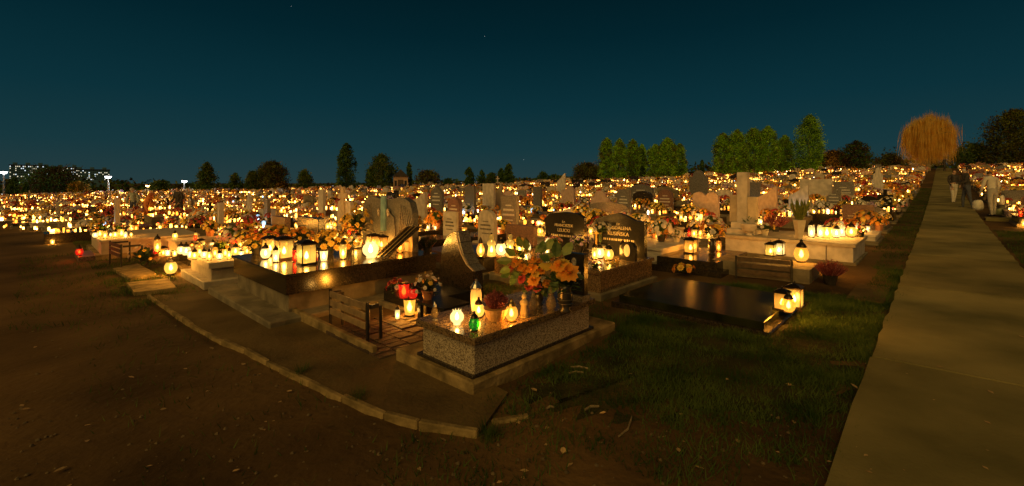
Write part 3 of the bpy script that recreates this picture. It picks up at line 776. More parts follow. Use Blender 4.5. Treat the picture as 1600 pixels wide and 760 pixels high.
L_on(ZB, 640, 492, 'cup', 'glass_amber', 26, 'dim amber lantern standing under the black table')

# ---- large dark double tomb
D = grave('tomb', 'large dark polished double tomb with lanterns and square glowing boxes on top', 2.2, 6.0)
ubox('plinth', D, -.28, 2.4, -.25, 2.45, -.15, .10, 'concrete_grey', .015)
ubox('lower_block', D, .04, 2.3, .04, 2.1, .10, .33, 'concrete_grey', .01)
ubox('upper_block', D, 0, 2.34, 0, 2.15, .33, .555, 'granite_dark', .006)
ubox('slab', D, -.03, 2.37, -.03, 2.18, .555, .595, 'granite_dark', .008)
ZD = D.location.z+.595
def d_head():
    m = MB(); prism(m, [(.35, .595), (2.0, .595), (2.0, 1.25), (1.92, 1.42), (1.72, 1.50), (1.48, 1.48), (1.32, 1.45), (1.16, 1.44), (1.02, 1.45), (.86, 1.48), (.62, 1.50), (.42, 1.42), (.35, 1.25)], 2.12, 2.24)
    h = ob('headstone', m.mesh('headstone', 'granite_slate'), D)
    m = MB(); prism(m, [(.80, .60), (1.55, .60), (1.50, 1.15), (1.18, 1.32), (.86, 1.15)], 2.09, 2.118); ob('panel', m.mesh('panel', 'granite_slate'), h)
    m = MB(); prism(m, [(1.10, .9), (1.25, .9), (1.24, 1.52), (1.11, 1.52)], 2.06, 2.10); ob('centre_bar', m.mesh('centre_bar', surf('bar_blue_reflection', (.10, .20, .27), (.20, .36, .46), scale=6, rough=.15)), h)  # blue reflection of a lamp put into the bar's own colour
    for yy in (1.02, 1.33): oval(h, (2.075, yy, 1.22), .05, .075)
    for s in (0, 1):
        for i in range(9):
            y0 = (1.62+i*.04) if s else (.73-i*.04); a = R(70-i*9)
            m = MB(); y1 = y0+(1 if s else -1)*.16*math.cos(a); z1 = .95+i*.015+.45*math.sin(a)
            prism(m, [(y0-.008, .85), (y0+.008, .85), (y1+.006, min(z1, 1.38)), (y1-.006, min(z1, 1.38))], 2.105, 2.119); ob('carved_ray', m.mesh('carved_ray', 'granite_grey'), h)
d_head()
# leaning dark inscription beam
def beam():
    e = empty('inclined_tablet', onz(590, 402, ZD)); p1 = onz(590, 402, ZD); k = p1.y/F
    m = MB(); d = Vector((44*k, .30, 44*k)); nrm = Vector((.3, -.8, .3)).normalized(); wv = Vector((.09, .10, 0))
    for t0, t1, mt in ((0, 1, 0),):
        a = [Vector((-.05, 0, 0)), Vector((.17, -.03, 0)), Vector((.17, .12, 0)), Vector((-.05, .15, 0))]
        b = [q+d for q in a]; m.add(a+b, BOXF)
    t_ = ob('tablet', m.mesh('tablet', 'granite_dark'), e)
    for o_ in (-.048, .03, .10):
        m = MB(); a = Vector((o_, -.012, .01)); b = a+d; s = Vector((.012, -.002, 0)); n = Vector((0, -.012, .006))
        m.add([a, a+s, b+s, b, a+n, a+s+n, b+s+n, b+n], [(0, 1, 2, 3), (7, 6, 5, 4), (0, 4, 5, 1), (1, 5, 6, 2), (2, 6, 7, 3), (3, 7, 4, 0)]); ob('edge_band', m.mesh('edge_band', 'metal_gold'), t_)
    tag(e, 'dark inclined stone beam with brass bands leaning on the dark double tomb', 'tablet')
beam()
FOOT.append((1.8, 4.8, 5.7, 8.5))
for px, py, ty, gl, h, lab in (
    (415, 405, 'round', 'glass_white', 26, 'round white-hot lantern with dark cap at the corner of the dark double tomb'),
    (431, 410, 'tall', 'glass_white', 27, 'slim white lantern second from the corner of the dark double tomb'),
    (422, 399, 'box', 'glass_yellow', 34, 'smaller square yellow lantern with dark roof behind the slim white one'),
    (444, 405, 'box', 'glass_yellow', 40, 'big square yellow lantern with dark flat roof, left of the red glasses'),
    (479, 413, 'box', 'glass_yellow', 42, 'big square yellow lantern with dark roof nearest the dark tomb edge'),
    (461, 409, 'tall', 'glass_red', 26, 'slim red lantern between the two big square yellow ones'),
    (493, 409, 'tall', 'glass_red', 22, 'slim red lantern right of the big square yellow one'),
    (506, 408, 'cup', 'glass_white', 17, 'small white owl-shaped lantern alone near the dark tomb edge'),
    (536, 405, 'tall', 'glass_yellow', 33, 'tall yellow candle lantern on gold foot below the yellow chrysanthemums'),
    (579, 403, 'globe', 'glass_white', 27, 'frosted globe lantern at the foot of the inclined beam'),
    (556, 388, 'box', 'glass_yellow', 26, 'square yellow lantern with dark roof half hidden by chrysanthemums'),
    (583, 392, 'box', 'glass_yellow', 30, 'square yellow lantern with dark roof behind the frosted globe'),
    (596, 391, 'box', 'glass_amber', 27, 'amber square lantern squeezed behind the inclined beam'),
    (625, 395, 'tall', 'glass_orange', 34, 'orange cylinder lantern right of the inclined beam'),
    (638, 393, 'cup', 'glass_amber', 16, 'low amber glass right of the orange cylinder lantern')):
    L_on(ZD, px, py, ty, gl, h, lab, rz=(UA if ty == 'box' else None), fl=None if 'slim red' in lab and px > 480 else 'flame')
for px, py, cols, r_, n, lab, bs, hg in (
    (515, 398, ['yellow'], .26, 30, 'large yellow chrysanthemums standing on the dark double tomb', .055, 1.0),
    (544, 396, ['yellow', 'orange', 'white'], .22, 26, 'yellow and cream chrysanthemums right of the tall candle lantern', .045, .9),
    (400, 397, ['yellow', 'orange'], .22, 24, 'golden chrysanthemums at the left back of the dark double tomb', .045, .8),
    (470, 384, ['yellow', 'orange', 'orange'], .24, 26, 'amber yellow chrysanthemums behind the big square lanterns', .05, .8)):
    flowers(onz(px, py, ZD), cols, lab, rad=r_, n=n, bs=bs, hgt=hg, seed=px, fol=1, pot='dark')
flowers(onz(648, 390, ZD), ['yellow'], 'tall yellow chrysanthemums in a dark vase right of the inclined beam', rad=.22, n=13, bs=.065, pot='vase', hgt=.9, seed=6, up=.14, fol=1)
flowers(onz(560, 384, ZD), ['yellow', 'yellow', 'white'], 'tall yellow chrysanthemum bush left of the carved headstone', rad=.26, n=20, bs=.055, pot='vase', hgt=1.2, seed=7, up=.12, fol=1)
heather(onz(668, 397, ZD-.05), .17, .22, 'dark dried flower cushion left of the curved headstone', pot='dark', mat='leaf_dark', name='plant')
L_on(D.location.z+.11, 470, 445, 'cup', 'glass_red', 9, 'tiny red light on the ledge of the dark double tomb')
for i, (px, py) in enumerate(((466, 456), (476, 455), (485, 457))):
    p = G(px, py+3, .1); lantern(p, 'cup', 'glass_white', ['left', 'middle', 'last'][i] + ' of three tea lights beside the dark double tomb', s=.35)

# ---- beige three-tier tomb
E = grave('tomb', 'beige three-tier stone tomb with a row of lanterns, left of the dark one', 2.1, 9.1)
ubox('plinth', E, -.12, 2.2, -.1, 1.6, -.1, .12, 'stone_beige', .012)
ubox('side_block', E, .02, 2.1, .02, 1.45, .12, .32, 'stone_beige', .008)
ubox('slab', E, -.03, 2.15, -.03, 1.5, .32, .42, 'stone_beige', .008)
ubox('headstone', E, 1.95, 2.1, .2, 1.3, .42, 1.05, 'granite_dark', .01)
ZE = E.location.z+.42
for i, (px, py, ty, gl, h) in enumerate(((297, 403, 'cup', 'glass_white', 11), (304, 406, 'round', 'glass_yellow', 19), (312, 401, 'angel', 'glass_amber', 24), (319, 404, 'round', 'glass_white', 17), (327, 407, 'pine', 'glass_yellow', 20), (336, 402, 'tall', 'glass_amber', 22), (343, 406, 'round', 'glass_white', 16), (352, 401, 'cup', 'glass_amber', 12), (358, 405, 'pine', 'glass_yellow', 19), (368, 400, 'round', 'glass_yellow', 21), (377, 403, 'cup', 'glass_white', 11), (386, 399, 'box', 'glass_amber', 20), (396, 401, 'round', 'glass_yellow', 19))):
    L_on(ZE, px, py, ty, gl, h, ordn(i) + ' lantern from the left in the row on the beige three-tier tomb')
flowers(onz(345, 398, ZE), ['yellow', 'white'], 'yellow flowers behind the lantern row on the beige tomb', rad=.22, n=14, pot='dark', seed=3)
FOOT.append((1.8, 4.6, 8.7, 10.9))
# small low tomb and ground lantern further left
E2 = grave('tomb', 'low brown box tomb beside the round ground lantern', 2.35, 11.2)
ubox('plinth', E2, -.2, 2.0, -.2, 1.2, -.1, .06, 'kerb_concrete', .01)
ubox('side_block', E2, .1, 1.9, .0, .95, .06, .36, 'terracotta', .01)
ubox('slab', E2, .06, 1.94, -.04, .99, .36, .41, 'stone_beige', .01)
ubox('headstone', E2, 1.75, 1.88, .05, .9, .41, 1.0, 'granite_red', .01)
FOOT.append((1.9, 4.6, 10.9, 12.6))
p = G(267, 429, .02); lantern(p, 'round', 'glass_yellow', 'big round lantern with dark cap standing on the ground by the stone steps', s=pxs(30, p)/.216)
ZE2 = E2.location.z+.41
for i, (px, py, ty, gl, h) in enumerate(((246, 394, 'tall', 'glass_amber', 28), (262, 400, 'cup', 'glass_white', 10), (273, 401, 'cup', 'glass_yellow', 10), (283, 398, 'round', 'glass_white', 20), (291, 400, 'round', 'glass_white', 22))):
    L_on(ZE2, px, py, ty, gl, h, ordn(i) + ' lantern from the left on the low brown box tomb')
flowers(G(226, 415, .1), ['white', 'yellow'], 'white flowers in a dark bunch beside the low brown box tomb', rad=.3, n=16, pot='dark', seed=9, fol=1, hgt=1.1)
# flat concrete slabs lying in the grass
for i, (q, lab) in enumerate(([[(198, 447), (262, 440), (276, 455), (210, 463)], 'flat concrete slab lying in the grass near the ground lantern'], [[(176, 424), (215, 416), (244, 432), (204, 440)], 'second flat slab between the dark bench and the ground lantern'])):
    P = [G(a, b_) for a, b_ in q]; c0 = sum(P, Vector())/4; m = MB()
    v = [(p_.x-c0.x, p_.y-c0.y, .06+p_.z-c0.z) for p_ in P] + [(p_.x-c0.x, p_.y-c0.y, -.05) for p_ in P]
    m.add(v, [(3, 2, 1, 0), (0, 1, 5, 4), (1, 2, 6, 5), (2, 3, 7, 6), (3, 0, 4, 7)]); tag(ob('paving_slab', m.mesh('paving_slab', 'kerb_concrete'), None, c0), lab, 'slab')
# dark bench left
p = G(180, 418); bench(p, R(-38), 1.0, .55, 'dark slatted bench at the far end of the front row', mat='wood_dark')
p = G(82, 382); lantern(p, 'cup', 'glass_yellow', 'low bright lantern at the edge of the bare ground', s=1.2)
p = G(124, 400, .12); lantern(p, 'round', 'glass_red', 'red lantern glowing on the dark plinth by the dark bench', s=1.25)
RT = grave('tomb', 'dark low plinth lit red beside the dark bench', *UV(G(128, 404).x, G(128, 404).y)); ubox('plinth', RT, -.1, 2.0, -.7, .6, -.1, .12, 'granite_red', .01); ubox('slab', RT, .6, 1.9, -.55, .45, .12, .35, 'granite_dark', .01)
u_, v_ = UV(RT.location.x, RT.location.y); FOOT.append((u_-.5, u_+2.4, v_-1, v_+.9))

p = G(150, 398); u_, v_ = UV(p.x, p.y)
LT = grave('tomb', 'long beige tomb with a row of lanterns behind the dark bench', u_, v_-1.3)
ubox('plinth', LT, -.1, 2.1, -.1, 2.7, -.1, .12, 'kerb_concrete', .012); ubox('side_block', LT, 0, 2.0, 0, 2.6, .12, .42, 'stone_beige', .01); ubox('slab', LT, -.03, 2.03, -.03, 2.63, .42, .47, 'stone_beige', .01)
FOOT.append((u_-.1, u_+2.2, v_-1.5, v_+1.5)); zlt = LT.location.z+.47
for i, (px, py, gl, h) in enumerate(((149, 372, 'glass_white', 13), (156, 370, 'glass_amber', 10), (164, 373, 'glass_yellow', 17), (173, 370, 'glass_white', 9), (180, 372, 'glass_yellow', 15), (190, 370, 'glass_amber', 12), (196, 372, 'glass_white', 14), (205, 370, 'glass_yellow', 10))):
    L_on(zlt, px, py, ('round', 'cup', 'tall', 'pine')[i % 4], gl, h, ordn(i) + ' lantern from the left on the long beige tomb behind the bench')
flowers(onz(160, 368, zlt), ['yellow', 'orange'], 'golden flowers on the long beige tomb behind the bench', rad=.3, n=18, pot='dark', seed=31); flowers(onz(188, 367, zlt), ['white', 'pink'], 'white and pink flowers on the long beige tomb', rad=.26, n=16, pot='dark', seed=32)
# ---- dark mirror-polished double slab and its surroundings (second row, by the grass)
P_ = grave('tomb', 'low double grave with mirror-polished black slab, in the grass by the path', 5.4, 1.35)
ubox('kerb_frame', P_, -.05, 1.68, -.04, 1.88, -.1, .05, 'granite_dark', .015)
ubox('slab', P_, .03, 1.6, .04, 1.8, .05, .13, 'granite_mirror', .008)
ZP = P_.location.z+.13
FOOT.append((5.2, 7.6, 1.1, 3.3))
L_on(ZP, 1222, 484, 'box', 'glass_amber', 36, 'square amber lantern on the near corner of the mirror slab', rz=UA)
L_on(ZP, 1241, 480, 'box', 'glass_yellow', 40, 'square yellow lantern behind the amber one on the mirror slab corner', rz=UA)
L_on(ZP, 1232, 489, 'round', 'glass_amber', 34, 'round amber lantern in front of the square pair on the mirror slab')
flowers(onz(1069, 422, ZP), ['orange', 'yellow'], 'row of orange chrysanthemums low on the mirror slab', rad=.17, n=9, pot=None, bs=.06, hgt=.45, seed=12)
# bench behind the mirror slab
p = (G(1155, 428)+G(1236, 452))/2; bench((p.x, p.y, gz(p.x, p.y)), R(-33), .80, .38, 'dark slatted bench behind the mirror-polished slab', mat='wood_dark')
# stone with lanterns next to the bench
LB = grave('stone_ledge', 'low stone ledge behind the bench carrying lit lanterns', 8.7, 1.7, 'ledge')
ubox('ledge', LB, -.3, .5, -.2, 1.3, -.1, .22, 'concrete_grey', .01)
zl = LB.location.z+.22
FOOT.append((7.6, 10.5, .7, 3.8))
for px, py, ty, gl, h, lab in ((1204, 400, 'box', 'glass_yellow', 24, 'left of two square lanterns on the ledge behind the dark bench'), (1217, 399, 'box', 'glass_white', 26, 'right and taller of two square lanterns on the ledge behind the bench'), (1252, 410, 'round', 'glass_amber', 36, 'round amber lantern with black cap beside the bench')):
    L_on(zl, px, py, ty, gl, h, lab, rz=UA if ty == 'box' else None)
heather(G(1297, 445), .24, .26, 'dusky pink heather bush in a dark pot by the path', pot='dark', ps=1.3)
# dark enclosure with second bench
DE = grave('tomb', 'dark polished low tomb behind the orange chrysanthemums', 8.3, 3.0)
ubox('plinth', DE, -.3, 1.6, -.3, 1.0, -.1, .1, 'granite_dark', .01); ubox('slab', DE, -.2, 1.5, -.2, .9, .1, .24, 'granite_dark', .01)
zde = DE.location.z+.24
L_on(zde, 1079, 396, 'box', 'glass_amber', 28, 'broad amber lantern on the dark low tomb behind the chrysanthemums', rz=UA)
L_on(zde, 1123, 393, 'tall', 'glass_orange', 24, 'orange red lantern below the peach chrysanthemums')
flowers(onz(1112, 398, zde), ['orange', 'white', 'yellow'], 'peach chrysanthemums in a tall black vase left of the cross', rad=.24, n=12, pot='vase', bs=.07, ps=1.3, seed=14, up=.1, fol=1)

# ---- two black headstones with gilt names
def name_tomb(u0, u1, v0, v1, lines, label, peak, ztop=1.1, txt=.10, hside='granite_black'):
    e = grave('tomb', label, (u0+u1)/2, (v0+v1)/2); L = u1-u0; w_ = v1-v0
    ubox('plinth', e, -L/2-.08, L/2+.08, -w_/2-.06, w_/2+.06, -.1, .09, 'concrete_grey', .012)
    ubox('side_block', e, -L/2, L/2, -w_/2, w_/2, .09, .36, 'granite_brown', .008)
    ubox('slab', e, -L/2-.03, L/2+.03, -w_/2-.03, w_/2+.03, .36, .41, 'granite_brown', .008)
    m = MB(); y0, y1 = -w_/2+.03, w_/2-.03
    if peak: pts = [(y0, .41), (y1, .41), (y1, ztop-.16), (y1-.1, ztop-.09), (.1, ztop-.02), (0, ztop), (-.12, ztop-.03), (-.3, ztop-.11), (y0, ztop-.13)]
    else: pts = [(y0, .41), (y1, .41), (y1, ztop-.14), (y1-.12, ztop-.04), (0, ztop), (y0+.14, ztop-.02), (y0, ztop-.10)]
    x = L/2-.22; prism(m, pts, x, x+.1); h = ob('headstone', m.mesh('headstone', 'granite_black'), e)
    z = ztop-.21
    for body, sz in lines:
        text('inscription', body, sz, 'letter_gold', h, (x-.003, 0, z), TXR); z -= sz*1.0 + .022
    m = MB(); rnd = random.Random(int(u0*100)); y = -.30
    while y < .30:
        l = rnd.uniform(.012, .03); m.add(boxv(x-.004, x+.002, y, y+l, z+.02, z+.055), BOXF); y += l+rnd.uniform(.01, .03)
    ob('date_line', m.mesh('date_line', 'letter_gold'), h)
    return e, x, w_
Mk, mx_, mw = name_tomb(5.55, 7.15, 3.52, 4.55, (('Ś.P.', .05), ('MAGDALENA', .082), ('KUSIŃSKA', .090)), 'brown tomb with black headstone and gilt lettering under a wavy top, small arched plaque', True, 1.14)
m = MB(); prism(m, [(-.50, .41), (-.22, .41), (-.24, .58)] + arc(-.37, .58, .13, 0, 180, 8) + [(-.50, .58)], mx_-.34, mx_-.26); pq = ob('plaque', m.mesh('plaque', 'granite_black'), Mk)
m = MB(); prism(m, arc(-.36, .57, .10, 0, 340, 17, .055), mx_-.352, mx_-.341); ob('relief', m.mesh('relief', 'stone_pale'), pq)
m = MB(); m.add(boxv(mx_-.10, mx_-.07, .36, .395, .41, .93), BOXF); m.add(boxv(mx_-.102, mx_-.068, .28, .475, .76, .795), BOXF); ob('brass_cross', m.mesh('brass_cross', 'metal_gold'), Mk)
FLk, fx_, fw = name_tomb(5.6, 7.2, 4.75, 5.72, (('Ś.P.', .05), ('FRANCISZEK', .076), ('LELICKI', .090)), 'brown tomb with black gilt-lettered headstone behind the orange roses', False, 1.12)
FOOT.append((5.3, 7.5, 3.4, 5.9))
ZM = Mk.location.z+.41
for px, py, ty, gl, h, lab in ((929, 405, 'tall', 'glass_yellow', 26, 'slim yellow lantern at the left of the gilt-lettered tomb'), (937, 404, 'round', 'glass_white', 25, 'white globe-like lantern second on the gilt-lettered tomb'), (951, 407, 'round', 'glass_yellow', 27, 'bright round lantern third on the gilt-lettered tomb'), (973, 404, 'tall', 'glass_yellow', 30, 'yellow lantern before the brass cross and arched plaque'), (964, 398, 'pine', 'glass_yellow', 24, 'small yellow lantern behind the round ones on the gilt-lettered tomb')):
    L_on(ZM, px, py, ty, gl, h, lab)
flowers(onz(938, 398, ZM), ['white'], 'white chrysanthemums in a tall pale vase between the black headstones', rad=.2, n=14, pot='pale', bs=.05, ps=1.1, seed=15, up=.28, fol=0, hgt=.6)
flowers(onz(930, 418, ZM), ['pink', 'white'], 'low pink flowers on the edge of the gilt-lettered tomb', rad=.12, n=8, pot=None, bs=.035, seed=16)
flowers(onz(956, 412, ZM), ['yellow'], 'small yellow blossoms before the round lanterns', rad=.10, n=8, pot=None, bs=.03, seed=17, hgt=.5)
ZF = FLk.location.z+.41
for px, py, ty, gl, h, lab in ((855, 388, 'tall', 'glass_white', 24, 'slim white candle lantern left below the black headstone'),):
    L_on(ZF, px, py, ty, gl, h, lab)
flowers(onz(905, 395, ZF), ['purple'], 'lilac flowers right of the orange rose vase', rad=.17, n=14, pot='dark', bs=.04, seed=18, up=.05)
flowers(onz(864, 391, ZF), ['pink', 'orange'], 'salmon pink flowers at the foot of the black headstone', rad=.18, n=12, pot='dark', bs=.045, seed=19)
flowers(onz(915, 388, ZF), ['pink', 'white', 'purple'], 'pink and white flowers behind the lilac ones', rad=.15, n=10, pot='dark', bs=.045, seed=20)

# ---- second-row tombs seen between the curved headstone and the black ones
R2 = grave('tomb', 'dark tomb with glowing angel lanterns on it, right of the curved headstone', 6.35, 6.45)
ubox('plinth', R2, -.9, .95, -.62, .6, -.1, .08, 'concrete_grey', .01); ubox('side_block', R2, -.8, .9, -.5, .5, .08, .36, 'granite_black', .008); ubox('slab', R2, -.84, .94, -.54, .54, .36, .41, 'granite_dark', .008)
ubox('headstone', R2, .7, .82, -.4, .4, .41, .8, 'granite_red', .01)
FOOT.append((5.3, 7.5, 5.9, 7.0)); ZR = R2.location.z+.41
for i, (px, py, ty, gl, h) in enumerate(((751, 402, 'pine', 'glass_amber', 32), (768, 402, 'angel', 'glass_yellow', 38), (783, 400, 'round', 'glass_white', 30), (797, 400, 'angel', 'glass_yellow', 36), (812, 398, 'pine', 'glass_yellow', 30), (822, 396, 'round', 'glass_white', 26))):
    L_on(ZR, px, py, ty, gl, h, ordn(i) + ' lantern from the left beside the curved headstone, on the dark tomb')
flowers(onz(812, 392, ZR), ['yellow'], 'yellow flowers behind the angel lanterns on the dark tomb', rad=.15, n=12, pot='dark', seed=21)
R3 = grave('tomb', 'grave with pale round-topped upright stone with dark lettering', 6.6, 7.6)
ubox('plinth', R3, -1, .9, -.5, .5, -.1, .08, 'concrete_grey', .01); ubox('slab', R3, -.9, .5, -.45, .45, .08, .30, 'granite_red', .01)
ubox('headstone_foot', R3, .5, .75, -.4, .4, .08, .34, 'stone_beige', .01)
h3 = ob('headstone', hs_mesh('rounded', 'stone_pale'), R3, (.62, 0, .34), (0, 0, 0), (.12, .52, .74))
ob('inscription', inscription_mesh('letter_black', 31), h3, (-.515, 0, -.04), (0, 0, 0), (.02, 1.0, .95))
FOOT.append((5.4, 7.6, 7.0, 8.2))
R4 = grave('tomb', 'grave with small white inscribed plate, right of yellow chrysanthemums', 6.9, 9.15)
ubox('plinth', R4, -1.1, .8, -.5, .5, -.1, .08, 'concrete_grey', .01); ubox('slab', R4, -1.0, .4, -.45, .45, .08, .36, 'granite_dark', .01)
ubox('headstone', R4, .45, .53, -.27, .27, .08, .98, 'stone_pale', .006)
ob('inscription', inscription_mesh('letter_black', 32), R4, (.449, 0, .3), (0, 0, 0), (.006, .5, .68))
FOOT.append((5.6, 7.8, 8.3, 9.9))

# ---- pale double tomb with tall cross beside the path
Q = grave('tomb', 'pale stone double tomb with tall cross monument beside the path', 10.65, 1.2)
ubox('plinth', Q, -.05, 1.85, -.05, 2.35, -.1, .05, 'concrete_grey', .01)
for (a, b_) in ((0, .42), (.43, 1.3), (1.31, 2.3)): ubox('side_panel', Q, 0, 1.78, a, b_, .05, .34, 'stone_pale', .008)
ubox('slab', Q, -.04, 1.82, -.04, 2.34, .34, .40, 'stone_beige', .008)
ZQ = Q.location.z+.40
def q_cross():
    h = ubox('monument_base', Q, .25, .85, 1.78, 2.36, .40, .52, 'stone_pale', .01)
    ubox('pedestal', Q, .36, .74, 1.86, 2.3, .52, .66, 'stone_pale', .01)
    ubox('cross_stem', Q, .44, .66, 1.98, 2.2, .66, 1.80, 'stone_pale', .012)
    ubox('cross_arm', Q, .46, .64, 2.2, 2.36, .66, 1.28, 'stone_beige', .01); ubox('cross_arm', Q, .46, .64, 1.80, 1.98, .66, 1.24, 'stone_beige', .01)
    m = MB(); lathe(m, [(.07, 0), (.05, .03), (.05, .06), (.12, .10), (.16, .20), (.17, .25), (.14, .25)], 16); ob('urn', m.mesh('urn', 'stone_pale'), Q, (.15, 1.86, .41))
q_cross()
FOOT.append((10.3, 12.8, .8, 3.6))
tag(ob('urn_plant', FOL[2], None, onz(1172, 352, ZQ+.2), (0, 0, 0), (.2, .2, .26)), 'reddish plant in the stone urn before the cross', 'plant')
def plant_vase(px, py):
    p = onz(px, py, ZQ); e = empty('plant_vase', p); H = pxs(30, p)
    m = MB(); lathe(m, [(.055, 0), (.12, H), (.10, H)], 4, square=True); ob('vase', m.mesh('vase', 'pot_pale'), e)
    rnd = random.Random(5); m = MB()
    for i in range(40):
        a = rnd.uniform(0, 6.28); L = rnd.uniform(.25, .50); d = Vector((.5*math.cos(a), .5*math.sin(a), 1)); leaf_poly(m, Vector((.04*math.cos(a), .04*math.sin(a), H*.95)), d, Vector((math.cos(a), math.sin(a), .2)), L, .035)
    ob('foliage', m.mesh('foliage', 'leaf_big'), e)
    tag(e, 'tall square pale vase of upright leafy stems on the pale double tomb', 'vase')
plant_vase(1249, 374)
for i, (px, py, ty, gl, h) in enumerate(((1268, 371, 'tall', 'glass_white', 27), (1282, 371, 'tall', 'glass_white', 27), (1292, 372, 'cup', 'glass_yellow', 18), (1307, 372, 'round', 'glass_white', 22), (1315, 370, 'angel', 'glass_white', 26), (1330, 371, 'round', 'glass_yellow', 25), (1299, 369, 'pine', 'glass_yellow', 22))):
    L_on(ZQ, px, py, ty, gl, h, ordn(i) + ' lantern from the vase on the pale double tomb by the path')
flowers(onz(1195, 368, ZQ), ['white', 'yellow'], 'white flowers in a low pale pot right of the cross', rad=.22, n=14, pot='pale', bs=.045, hgt=.6, seed=22)
flowers(onz(1310, 366, ZQ), ['yellow', 'white'], 'yellow and white flowers behind the lanterns on the pale double tomb', rad=.24, n=16, pot='dark', bs=.05, hgt=.6, seed=23)
flowers(onz(1344, 371, ZQ), ['pink', 'red'], 'wine red flowers at the path end of the pale double tomb', rad=.16, n=10, pot='dark', bs=.04, seed=24)
heather(onz(1212, 362, ZQ), .36, .34, 'large wine red heather cushion behind the white flowers', pot='dark', ps=1.2)
# paving beside the path
sl = grave('paving_slab', 'dark flat slab set against the path edge', 8.2, .74, 'slab'); ubox('slab', sl, -.6, .6, -.2, .2, -.08, .035, 'sand', .01)

DECO = []
